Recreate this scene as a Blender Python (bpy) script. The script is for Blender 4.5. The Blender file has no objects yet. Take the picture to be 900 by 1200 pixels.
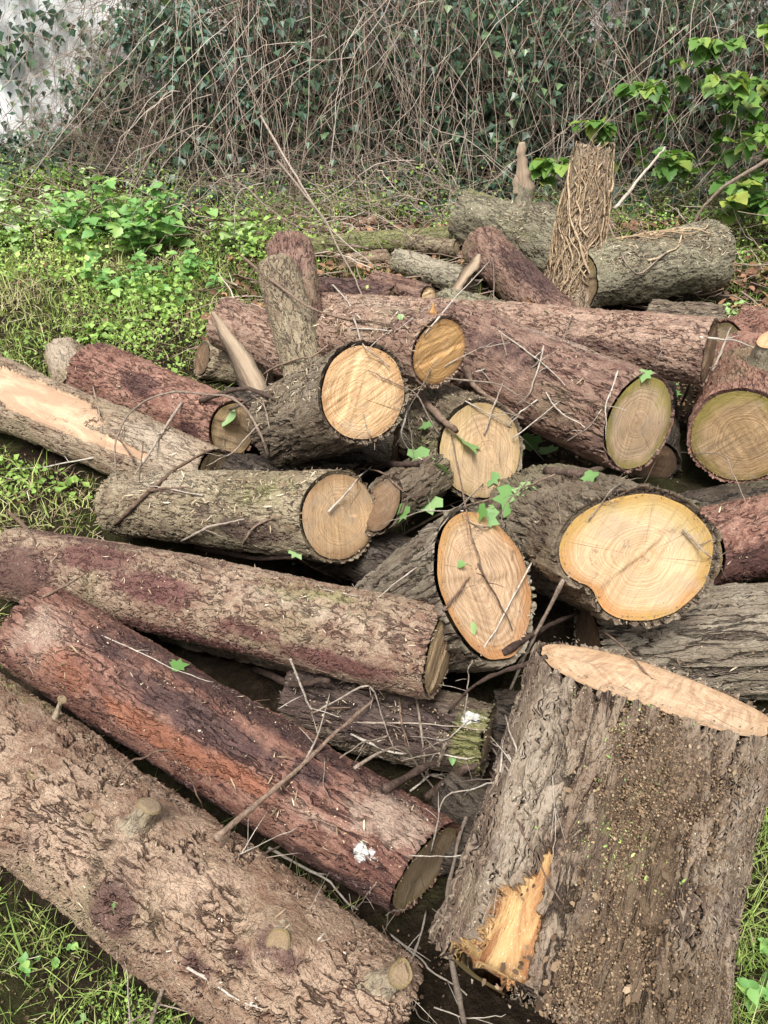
import bpy, math, random
import numpy as np
from mathutils import Vector
rad = math.radians
sc = bpy.context.scene
col = sc.collection
rng = np.random.default_rng(7)
random.seed(7)

# ---------------------------------------------------------------- camera, sky, sun, exposure
cam_d = bpy.data.cameras.new('camera')
cam = bpy.data.objects.new('camera', cam_d)
col.objects.link(cam)
cam.location = (0, 0, 1.6)
cam.rotation_euler = (rad(90 - 35), 0, 0)
cam_d.sensor_fit = 'VERTICAL'
cam_d.sensor_height = 36.0
cam_d.lens = 36.0 * 873.0 / 1200.0
cam_d.clip_start = 0.05
cam_d.clip_end = 500
sc.camera = cam

SUN_EL, SUN_AZ = 64.0, 200.0          # high soft light through cloud, from behind the camera
world = bpy.data.worlds.new('World')
sc.world = world
world.use_nodes = True
wn = world.node_tree
wn.nodes.clear()
w_out = wn.nodes.new('ShaderNodeOutputWorld')
w_bg = wn.nodes.new('ShaderNodeBackground')
w_sky = wn.nodes.new('ShaderNodeTexSky')
w_sky.sky_type = 'NISHITA'
w_sky.sun_disc = False
w_sky.sun_elevation = rad(SUN_EL)
w_sky.sun_rotation = rad(SUN_AZ)
w_sky.air_density = 1.0
w_sky.dust_density = 5.0
w_sky.ozone_density = 1.0
w_hs = wn.nodes.new('ShaderNodeHueSaturation')     # a cloud deck: the sky's own light, greyed
w_hs.inputs['Saturation'].default_value = 0.22
w_bg.inputs['Strength'].default_value = 0.05
wn.links.new(w_sky.outputs[0], w_hs.inputs['Color'])
wn.links.new(w_hs.outputs[0], w_bg.inputs['Color'])
wn.links.new(w_bg.outputs[0], w_out.inputs['Surface'])

sun_d = bpy.data.lights.new('sun', 'SUN')
sun_d.energy = 1.5
sun_d.angle = rad(22)
sun_d.color = (1.0, 0.965, 0.92)
sun = bpy.data.objects.new('sun', sun_d)
col.objects.link(sun)
_a, _e = rad(SUN_AZ), rad(SUN_EL)
sun_dir = Vector((math.sin(_a) * math.cos(_e), math.cos(_a) * math.cos(_e), math.sin(_e)))
sun.rotation_euler = sun_dir.to_track_quat('Z', 'Y').to_euler()

sc.view_settings.view_transform = 'Standard'
sc.view_settings.look = 'None'
sc.view_settings.exposure = 2.0
sc.view_settings.gamma = 1.0
sc.view_settings.use_curve_mapping = False
sc.cycles.use_denoising = True
sc.cycles.max_bounces = 6
sc.cycles.diffuse_bounces = 3
sc.cycles.transmission_bounces = 3
sc.cycles.transparent_max_bounces = 4

# ---------------------------------------------------------------- small helpers
def tag(o, label=None, cat=None, group=None, kind=None):
    if label: o['label'] = label
    if cat: o['category'] = cat
    if group: o['group'] = group
    if kind: o['kind'] = kind
    return o

def link(name, me, mat=None, parent=None, loc=None):
    o = bpy.data.objects.new(name, me)
    col.objects.link(o)
    if mat is not None and me is not None and len(me.materials) == 0:
        me.materials.append(mat)
    if parent is not None: o.parent = parent
    if loc is not None: o.location = loc
    return o

def empty(name, loc):
    o = bpy.data.objects.new(name, None)
    o.empty_display_size = 0.05
    col.objects.link(o)
    o.location = loc
    return o

def mesh(name, verts, faces, smooth=True, attrs=None):
    """verts (n,3); faces: (m,k) array or list of arrays, each of one polygon size"""
    if not isinstance(faces, (list, tuple)): faces = [faces]
    faces = [np.asarray(f, np.int32) for f in faces if len(f)]
    me = bpy.data.meshes.new(name)
    verts = np.asarray(verts, np.float32)
    me.vertices.add(len(verts))
    me.vertices.foreach_set('co', verts.ravel())
    loops = np.concatenate([f.ravel() for f in faces])
    tot = np.concatenate([np.full(len(f), f.shape[1], np.int32) for f in faces])
    start = np.concatenate([[0], np.cumsum(tot)[:-1]]).astype(np.int32)
    me.loops.add(len(loops))
    me.loops.foreach_set('vertex_index', loops)
    me.polygons.add(len(tot))
    me.polygons.foreach_set('loop_start', start)
    me.polygons.foreach_set('loop_total', tot)
    me.polygons.foreach_set('use_smooth', np.full(len(tot), smooth))
    for k, v in (attrs or {}).items():
        v = np.asarray(v, np.float32)
        if v.ndim == 2:
            a = me.attributes.new(k, 'FLOAT_VECTOR', 'POINT'); a.data.foreach_set('vector', v.ravel())
        else:
            a = me.attributes.new(k, 'FLOAT', 'POINT'); a.data.foreach_set('value', v.ravel())
    me.update()
    me.validate()
    return me

def nrm(v):
    v = np.asarray(v, float)
    return v / np.linalg.norm(v, axis=-1, keepdims=True)

def hash3(i, j, k, s):
    h = (i * 374761393 + j * 668265263 + k * 2147483647 + s * 974634777) & 0xffffffff
    h = ((h ^ (h >> 13)) * 1274126177) & 0xffffffff
    return ((h ^ (h >> 16)) & 0xffff) / 65535.0

def vnoise(p, seed=0):
    """value noise, p (...,3) -> -1..1"""
    p = np.asarray(p, float)
    i = np.floor(p).astype(np.int64); f = p - i; f = f * f * (3 - 2 * f)
    r = 0
    for a in (0, 1):
        for b in (0, 1):
            for c in (0, 1):
                w = (f[..., 0] if a else 1 - f[..., 0]) * (f[..., 1] if b else 1 - f[..., 1]) * (f[..., 2] if c else 1 - f[..., 2])
                r = r + w * hash3(i[..., 0] + a, i[..., 1] + b, i[..., 2] + c, seed)
    return r * 2 - 1

def fbm(p, seed=0, o=3):
    r, a = 0, 1.0
    for k in range(o):
        r = r + a * vnoise(np.asarray(p) * 2 ** k, seed + k); a *= .5
    return r

def ground_z(x, y):
    y = np.asarray(y, float); x = np.asarray(x, float)
    g = 0.09 * np.where(y > 1.6, y - 1.2, np.where(y < .8, 0, (y - .8) ** 2 / 1.6))
    g = np.where(y > 8, 0.09 * 6.8, g)
    p = np.stack([x * 1.7, y * 1.7, np.zeros_like(x + y)], -1)
    return g + 0.022 * fbm(p, 3, 3) - .012

# ---------------------------------------------------------------- node helpers
class NT:
    def __init__(self, name):
        self.m = bpy.data.materials.new(name)
        self.m.use_nodes = True
        self.t = self.m.node_tree
        self.t.nodes.clear()
        self.out = self.t.nodes.new('ShaderNodeOutputMaterial')
    def n(self, typ, ins=None, **props):
        nd = self.t.nodes.new('ShaderNode' + typ)
        for k, v in props.items(): setattr(nd, k, v)
        for k, v in (ins or {}).items(): self.put(nd.inputs[k], v)
        return nd
    def put(self, sock, v):
        if isinstance(v, bpy.types.NodeSocket): self.t.links.new(v, sock)
        elif v is not None:
            if sock.type == 'RGBA' and len(v) == 3: v = (*v, 1)
            sock.default_value = v
    def attr(self, name, vec=False):
        a = self.n('Attribute', attribute_name=name)
        return a.outputs['Vector' if vec else 'Fac']
    def ma(self, op, a, b=None, c=None, clamp=False):
        nd = self.n('Math', operation=op, use_clamp=clamp)
        for i, v in enumerate((a, b, c)):
            if v is not None: self.put(nd.inputs[i], v)
        return nd.outputs[0]
    def vm(self, op, a, b=None, s=None):
        nd = self.n('VectorMath', operation=op)
        self.put(nd.inputs[0], a)
        if b is not None: self.put(nd.inputs[1], b)
        if s is not None: self.put(nd.inputs['Scale'], s)
        return nd.outputs[0]
    def noise(self, v, scale, detail=4, rough=.55, dist=0, color=False, lac=2.0):
        nd = self.n('TexNoise', {'Scale': scale, 'Detail': detail, 'Roughness': rough, 'Distortion': dist, 'Lacunarity': lac})
        if v is not None: self.put(nd.inputs['Vector'], v)
        return nd.outputs['Color' if color else 'Fac']
    def vor(self, v, scale, feature='F1', rnd=1.0):
        nd = self.n('TexVoronoi', {'Scale': scale, 'Randomness': rnd}, feature=feature)
        self.put(nd.inputs['Vector'], v)
        return nd
    def mr(self, v, a, b, c=0.0, d=1.0, smooth=True):
        nd = self.n('MapRange', {'From Min': a, 'From Max': b, 'To Min': c, 'To Max': d}, interpolation_type='SMOOTHSTEP' if smooth else 'LINEAR')
        self.put(nd.inputs['Value'], v)
        return nd.outputs[0]
    def mix(self, f, a, b, mode='MIX'):
        nd = self.n('Mix', data_type='RGBA', blend_type=mode)
        self.put(nd.inputs[0], f); self.put(nd.inputs[6], a); self.put(nd.inputs[7], b)
        return nd.outputs[2]
    def ramp(self, f, stops):
        nd = self.n('ValToRGB')
        self.put(nd.inputs[0], f)
        e = nd.color_ramp.elements
        while len(e) < len(stops): e.new(.5)
        for i, (p, c) in enumerate(stops):
            e[i].position = p; e[i].color = (*c, 1)
        return nd.outputs[0]
    def bsdf(self, color, rough=.85, spec=.25, normal=None, trans=None):
        b = self.n('BsdfPrincipled', {'Roughness': rough, 'Specular IOR Level': spec})
        self.put(b.inputs['Base Color'], color)
        if normal is not None: self.put(b.inputs['Normal'], normal)
        s = b.outputs[0]
        if trans:
            t = self.n('BsdfTranslucent'); self.put(t.inputs[0], trans[1])
            if normal is not None: self.put(t.inputs['Normal'], normal)
            mx = self.n('MixShader', {0: trans[0]})
            self.t.links.new(s, mx.inputs[1]); self.t.links.new(t.outputs[0], mx.inputs[2]); s = mx.outputs[0]
        self.t.links.new(s, self.out.inputs['Surface'])
        return b
    def bump(self, h, dist=.01, strength=1.0, normal=None):
        nd = self.n('Bump', {'Strength': strength, 'Distance': dist, 'Height': h})
        if normal is not None: self.put(nd.inputs['Normal'], normal)
        return nd.outputs[0]
    def disp(self, h, scale, mid=.5):
        nd = self.n('Displacement', {'Height': h, 'Midlevel': mid, 'Scale': scale})
        self.t.links.new(nd.outputs[0], self.out.inputs['Displacement'])
        self.m.displacement_method = 'BOTH'

# ---------------------------------------------------------------- materials
def bark_mat(name, light=(.36, .25, .19), mid=(.25, .14, .105), deep=(.11, .05, .038), plate=36., stretch=.42,
             amp=.011, wood=(.55, .37, .17), wood2=(.36, .14, .05), stain=(.035, .02, .022), rough_amt=1.0, flake=.5, dust=.5, tint=(.16, .045, .04)):
    g = NT(name)
    rest = g.attr('rest', True)
    plate = plate * 1.35
    light = tuple(a * b for a, b in zip(light, (.70, .735, .68))); mid = tuple(a * b for a, b in zip(mid, (.80, .84, .78)))
    sv = g.vm('MULTIPLY', rest, (1, 1, stretch))
    wob = g.vm('SCALE', g.vm('SUBTRACT', g.noise(sv, 11, 3, .5, color=True), (.5, .5, .5)), s=.05)
    w = g.vm('ADD', sv, wob)
    wob2 = g.vm('SCALE', g.vm('SUBTRACT', g.noise(sv, 60, 3, .6, color=True), (.5, .5, .5)), s=.012)
    w = g.vm('ADD', w, wob2)
    # flaking layers: terraced noise gives the ragged, overlapping scale edges of conifer bark
    def terrace(vec, scale, steps, soft, detail=4, rough=.55):
        t = g.ma('MULTIPLY', g.noise(vec, scale, detail, rough, .25), steps)
        fl = g.ma('FLOOR', t); fr = g.ma('SUBTRACT', t, fl)
        return g.ma('DIVIDE', g.ma('ADD', fl, g.mr(fr, 0.0, soft)), steps), fr
    tA, fA = terrace(w, plate * .8, 9.0, .22, 5, .55)
    tB, fB = terrace(g.vm('ADD', w, (3.1, 1.7, .3)), plate * 1.9, 7.0, .3, 4, .55)
    # cracks that run along the stem, start and stop
    cr = g.ma('ABSOLUTE', g.ma('SUBTRACT', g.noise(g.vm('MULTIPLY', w, (1, 1, .55)), plate * 1.0, 3, .5, .6), .5))
    e1 = g.ma('MAXIMUM', g.mr(cr, .0, .045), g.mr(g.noise(g.vm('ADD', rest, (1.3, 7.7, 3.1)), 7.0, 3, .55), .46, .36))
    edge = g.ma('SUBTRACT', 1.0, g.ma('MULTIPLY', g.mr(fA, .0, .18), 1.0))
    e2 = g.mr(fA, .0, .13)
    vcol = g.n('SeparateColor'); g.put(vcol.inputs[0], g.vor(w, plate * 1.3, 'F1').outputs['Color'])
    rnd1, rnd2 = vcol.outputs[0], vcol.outputs[1]
    n1 = g.noise(sv, 26, 8, .62, 0.4)
    n2 = g.noise(rest, 150, 5, .65)
    nbig = g.noise(rest, 4.5, 4, .6, .3)
    h = g.ma('MULTIPLY', tA, 1.1)
    h = g.ma('ADD', h, g.ma('MULTIPLY', tB, flake * .9))
    h = g.ma('ADD', h, g.ma('MULTIPLY', e1, .55))
    h = g.ma('ADD', h, g.ma('MULTIPLY', rnd1, .10))
    h = g.ma('ADD', h, g.ma('MULTIPLY', n2, .07))
    h = g.ma('SUBTRACT', h, .65)
    # patches painted along the log, with torn edges
    tear = g.ma('SUBTRACT', g.noise(rest, 28, 6, .65), .5)
    def patch(attr, k=.9, lo=.42, hi=.56):
        return g.mr(g.ma('ADD', g.attr(attr), g.ma('MULTIPLY', tear, k)), lo, hi)
    peel, dark, white, green, pale = (patch('m_peel', .9, .40, .45), patch('m_dark', 1.1, .3, .7), g.ma('MULTIPLY', patch('m_white', 4.6, .75, 1.1), g.mr(g.attr('m_white'), .1, .4)),
                                      patch('m_green', 1.3, .35, .85), patch('m_pale', 1.0, .3, .7))
    grain = g.noise(g.vm('MULTIPLY', rest, (1, 1, .06)), 170, 4, .6)
    dm = g.attr('dm')
    hp = g.ma('MULTIPLY_ADD', grain, .16, -.22)
    hh = g.n('Mix', data_type='FLOAT'); g.put(hh.inputs[0], peel); g.put(hh.inputs[2], h); g.put(hh.inputs[3], hp)
    h = g.ma('MULTIPLY', hh.outputs[0], dm)
    # colour
    tone = g.ma('ADD', g.ma('MULTIPLY', rnd2, .16), g.ma('ADD', g.ma('MULTIPLY', tA, .22), g.ma('ADD', g.ma('MULTIPLY', n1, .26), g.ma('MULTIPLY', nbig, .50))))
    c = g.ramp(tone, [(.38, deep), (.49, mid), (.61, light), (.76, tuple(min(1, x * 1.3 + .02) for x in light))])
    c = g.mix(g.ma('MULTIPLY', g.ma('SUBTRACT', 1.0, e1), .8), c, tuple(x * .7 for x in deep))
    c = g.mix(g.ma('MULTIPLY', g.ma('SUBTRACT', 1.0, e2), .55), c, tuple(x * .8 for x in deep))
    c = g.mix(g.ma('MULTIPLY', g.mr(g.noise(rest, 70, 5, .7), .52, .7), .5), c, tuple(x * 1.25 + .03 for x in light))
    c = g.mix(g.ma('MULTIPLY', g.mr(g.noise(rest, 9, 5, .65), .55, .72), .55), c, tuple(.5 * a + .5 * b for a, b in zip(stain, deep)))
    alg = g.noise(g.vm('ADD', rest, (5.2, 1.1, 2.7)), 3.2, 5, .65)
    c = g.mix(g.ma('MULTIPLY', g.mr(alg, .52, .72), .42), c, g.mix(n2, (.12, .115, .055), (.27, .25, .14)))
    c = g.mix(g.ma('MULTIPLY', pale, .75), c, g.mix(n2, tuple(x * 1.0 for x in light), (.42, .36, .28)))
    c = g.mix(g.ma('MULTIPLY', patch('m_tint', 1.0, .25, .75), .9), c, g.mix(n1, tuple(x * .6 for x in tint), tuple(x * 1.5 for x in tint)))
    c = g.mix(g.ma('MULTIPLY', dark, .85), c, g.mix(n1, stain, tuple(x * 1.6 for x in deep)))
    c = g.mix(g.ma('MULTIPLY', green, .7), c, g.mix(n2, (.10, .11, .03), (.26, .26, .09)))
    wc = g.mix(g.mr(g.noise(g.vm('MULTIPLY', rest, (1, 1, .22)), 17, 6, .68, .9), .36, .56), wood, wood2)
    wc = g.mix(g.ma('MULTIPLY', g.mr(grain, .5, .8), .4), wc, tuple(x * .6 for x in wood2))
    c = g.mix(peel, c, wc)
    c = g.mix(g.ma('MULTIPLY', white, g.mr(n2, .3, .6, .45, .9)), c, (.66, .66, .63))
    # pale crumbs of sawdust caught in the bark
    sp = g.vor(rest, 190, 'F1').outputs['Distance']
    spm = g.ma('MULTIPLY', g.mr(sp, .24, .12), g.mr(g.noise(rest, 14, 4, .6), .56 - dust * .1, .66))
    c = g.mix(g.ma('MULTIPLY', spm, dust * 1.2, clamp=True), c, (.55, .46, .33))
    fine = g.bump(g.ma('ADD', n2, g.noise(sv, 300, 3, .6)), .0035, .55)
    g.bsdf(c, g.ma('MULTIPLY_ADD', n1, .3, .46), .38, fine)
    g.disp(h, amp * 1.7, .58)
    return g.m

def face_mat(name, light=(.62, .42, .21), dark=(.40, .22, .09), rim=(.42, .24, .11), rim_amt=.35, algae=0.0, grey=0.0,
             rings=26., saw=.5, saw_dir=(1, .35), centre=None, stain=0.0):
    """end grain: growth rings that follow the outline, saw lines, weathering"""
    g = NT(name)
    rr = g.attr('rr')
    rest = g.attr('rest', True)
    sx = g.n('SeparateXYZ'); g.put(sx.inputs[0], rest)
    wob = g.noise(rest, 9, 3, .5)
    wob2 = g.noise(rest, 45, 3, .6)
    rw = g.ma('ADD', rr, g.ma('ADD', g.ma('MULTIPLY', g.ma('SUBTRACT', wob, .5), .24), g.ma('MULTIPLY', g.ma('SUBTRACT', wob2, .5), .035)))
    n1d = g.n('TexNoise', {'W': g.ma('MULTIPLY', rw, rings), 'Scale': 1.0, 'Detail': 4.0, 'Roughness': .7}, noise_dimensions='1D').outputs['Fac']
    saww = g.ma('FRACT', g.ma('MULTIPLY', rw, rings * .75))
    late = g.ma('POWER', saww, 3.0)
    tone = g.ma('ADD', g.ma('MULTIPLY', g.mr(n1d, .3, .7), .75), g.ma('MULTIPLY', late, .25))
    c = g.mix(tone, light, dark)
    broad = g.noise(rest, 6, 3, .55)
    c = g.mix(g.ma('MULTIPLY', g.mr(broad, .4, .75), .4), c, tuple(min(1, x * 1.25 + .03) for x in light))
    blot = g.noise(rest, 16, 5, .65)
    c = g.mix(g.ma('MULTIPLY', g.mr(blot, .55, .8), .45), c, rim)
    # saw lines
    sdv = nrm(np.array([saw_dir[0], saw_dir[1], 0]))
    line = g.n('CombineXYZ', {'X': g.ma('ADD', g.ma('MULTIPLY', sx.outputs[0], float(sdv[0])), g.ma('MULTIPLY', sx.outputs[1], float(sdv[1]))),
                              'Y': g.ma('MULTIPLY', g.ma('ADD', g.ma('MULTIPLY', sx.outputs[0], -float(sdv[1])), g.ma('MULTIPLY', sx.outputs[1], float(sdv[0]))), .05)})
    sl = g.noise(line.outputs[0], 260, 3, .6)
    sl2 = g.noise(line.outputs[0], 75, 3, .55)
    c = g.mix(g.ma('MULTIPLY', g.mr(sl2, .52, .66), saw * .7), c, tuple(x * .7 for x in dark))
    c = g.mix(g.ma('MULTIPLY', g.mr(sl2, .46, .34), saw * .5), c, tuple(min(1, x * 1.15 + .04) for x in light))
    c = g.mix(g.ma('MULTIPLY', g.mr(sl, .5, .72), saw * .55), c, tuple(x * .55 for x in dark))
    if grey: c = g.mix(g.ma('MULTIPLY', g.mr(g.noise(rest, 7, 5, .6), .3, .65), grey), c, (.30, .245, .175))
    edge = g.ma('ADD', rr, g.ma('MULTIPLY', g.ma('SUBTRACT', blot, .5), .25))
    c = g.mix(g.ma('MULTIPLY', g.mr(edge, .74, .98), rim_amt), c, rim)
    if algae:
        a = g.ma('ADD', g.ma('ADD', rr, g.ma('MULTIPLY', sx.outputs[2], 0.0)), g.ma('MULTIPLY', g.ma('SUBTRACT', broad, .5), .9))
        a = g.ma('ADD', a, g.ma('MULTIPLY', g.ma('SUBTRACT', blot, .5), .35))
        a = g.ma('ADD', a, g.ma('MULTIPLY', sx.outputs[1], 1.1))
        c = g.mix(g.ma('MULTIPLY', g.mr(a, .72, 1.02), algae), c, g.mix(blot, (.13, .12, .025), (.36, .31, .07)))
    c = g.mix(g.ma('MULTIPLY', g.mr(g.noise(rest, 24, 6, .72), .58, .70), .65), c, (.13, .08, .05))
    c = g.mix(g.ma('MULTIPLY', g.mr(g.noise(g.vm('ADD', rest, (2, 4, 1)), 10, 6, .7), .52, .68), .4), c, (.30, .25, .19))   # dirt
    if stain: c = g.mix(g.ma('MULTIPLY', g.mr(g.noise(rest, 5, 4, .6), .4, .62), stain), c, (.075, .045, .03))
    # pith and drying checks
    ang = g.ma('ARCTAN2', sx.outputs[1], sx.outputs[0])
    chk = g.n('TexNoise', {'W': g.ma('ADD', g.ma('MULTIPLY', ang, 7.0), g.ma('MULTIPLY', sx.outputs[2], 9.0)), 'Scale': 1.0, 'Detail': 5.0, 'Roughness': .75}, noise_dimensions='1D').outputs['Fac']
    chk = g.ma('MULTIPLY', g.mr(chk, .63, .69), g.ma('MULTIPLY', g.mr(g.ma('ADD', rr, g.ma('MULTIPLY', wob2, .5)), .25, .5), g.mr(rr, 1.0, .7)))
    c = g.mix(g.ma('MULTIPLY', chk, .75), c, tuple(x * .3 for x in dark))
    c = g.mix(g.ma('MULTIPLY', g.mr(rr, .035, .01), .5), c, (.16, .08, .035))
    grit = g.ma('MULTIPLY', g.mr(g.vor(rest, 120, 'F1').outputs['Distance'], .2, .1), g.mr(g.noise(rest, 11, 4, .6), .5, .62))
    c = g.mix(g.ma('MULTIPLY', grit, .6), c, (.09, .05, .03))
    h = g.ma('ADD', g.ma('MULTIPLY', sl, .6), g.ma('ADD', g.ma('MULTIPLY', sl2, 1.0), g.ma('MULTIPLY', tone, -.25)))
    h = g.ma('ADD', h, g.ma('MULTIPLY', g.noise(rest, 300, 4, .6), .5))
    g.bsdf(c, .85, .15, g.bump(h, .0032, 1.0))
    return g.m
# ---------------------------------------------------------------- logs
LOGS = []          # (a, b, ra, rb) for scattering
SURF = {}          # sampled bark surface of each log: points, normals

def frame(ax):
    up = np.array([0, 0, 1.0])
    if abs(ax @ up) > .97: up = np.array([0, 1.0, 0])
    u = nrm(up - ax * (ax @ up))
    v = np.cross(ax, u)
    return u, v

def tube(pts, radii, sides=6, cap=True):
    pts = np.asarray(pts, float); radii = np.asarray(radii, float)
    n = len(pts)
    tan = nrm(np.gradient(pts, axis=0))
    ref = np.array([0.31, 0.52, 0.79])
    u = nrm(np.cross(tan, ref)); v = np.cross(tan, u)
    th = np.linspace(0, 2 * np.pi, sides, endpoint=False)
    ring = u[:, None, :] * np.cos(th)[None, :, None] + v[:, None, :] * np.sin(th)[None, :, None]
    V = (pts[:, None, :] + ring * radii[:, None, None]).reshape(-1, 3)
    i = np.arange(n - 1)[:, None] * sides; j = np.arange(sides)[None, :]; k = (j + 1) % sides
    Fq = np.stack([i + j, i + k, i + sides + k, i + sides + j], -1).reshape(-1, 4)
    faces = [Fq]
    if cap:
        faces.append(np.array([list(range(sides))[::-1], list(range((n - 1) * sides, n * sides))]))
    return V, faces

def smooth_path(pts, n):
    """Catmull-Rom through the points"""
    P = np.asarray(pts, float)
    if len(P) == 2: return P[0] + (P[1] - P[0]) * np.linspace(0, 1, n)[:, None]
    Q = np.vstack([2 * P[0] - P[1], P, 2 * P[-1] - P[-2]])
    t = np.linspace(0, len(P) - 1 - 1e-6, n); i = t.astype(int); f = (t - i)[:, None]
    p0, p1, p2, p3 = Q[i], Q[i + 1], Q[i + 2], Q[i + 3]
    return .5 * (2 * p1 + (p2 - p0) * f + (2 * p0 - 5 * p1 + 4 * p2 - p3) * f ** 2 + (3 * p1 - p0 - 3 * p2 + p3) * f ** 3)

def disc_mesh(name, outline, centre, n, seed, pith=(0, 0), rings=44, dome=0.0):
    """end-grain disc: outline (k,3) round centre; attribute rr 0..1 from pith to bark, rest in metres"""
    k = len(outline)
    u, v = frame(n)
    pc = centre + u * pith[1] + v * pith[0]
    f = np.linspace(0, 1, rings + 1)[1:]
    ring = pc + (outline[None] - pc) * f[:, None, None]
    V = np.vstack([pc[None], ring.reshape(-1, 3)])
    rr = np.concatenate([[0], np.repeat(f, k)])
    d = V - pc
    rest = np.stack([d @ v, d @ u, np.zeros(len(V))], -1)
    nz = vnoise(rest * 22 + seed * 7.3, seed) * .0022 + vnoise(rest * 7 + seed, seed + 5) * .004
    sd = nrm(np.array([math.sin(seed * 1.7), math.cos(seed * 1.7)])); ln = rest[:, 0] * sd[0] + rest[:, 1] * sd[1]
    nz = nz + .0016 * vnoise(np.stack([ln * 110, rest[:, 0] * 3, rest[:, 1] * 3 + seed], -1), seed + 11)          # saw ridges
    if seed % 3 != 0: nz = nz + (.007 if seed % 2 else -.006) * (1 / (1 + np.exp(-(ln - .03 * math.sin(seed) - .01 * vnoise(rest * 30, seed)) / .0015)) - .5) * .8   # the step where two cuts met
    V = V + n * (nz * (1 - rr ** 8) + dome * (1 - rr ** 2))[:, None]
    j = np.arange(k); jn = (j + 1) % k
    tri = np.stack([np.zeros(k, int), 1 + j, 1 + jn], -1)
    i = (np.arange(rings - 1) * k)[:, None] + 1
    quad = np.stack([i + j, i + k + j, i + k + jn, i + jn], -1).reshape(-1, 4)
    rest = rest + np.array([0, 0, seed * 1.37])
    return mesh(name, V, [tri, quad], True, {'rr': rr, 'rest': rest})

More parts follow.
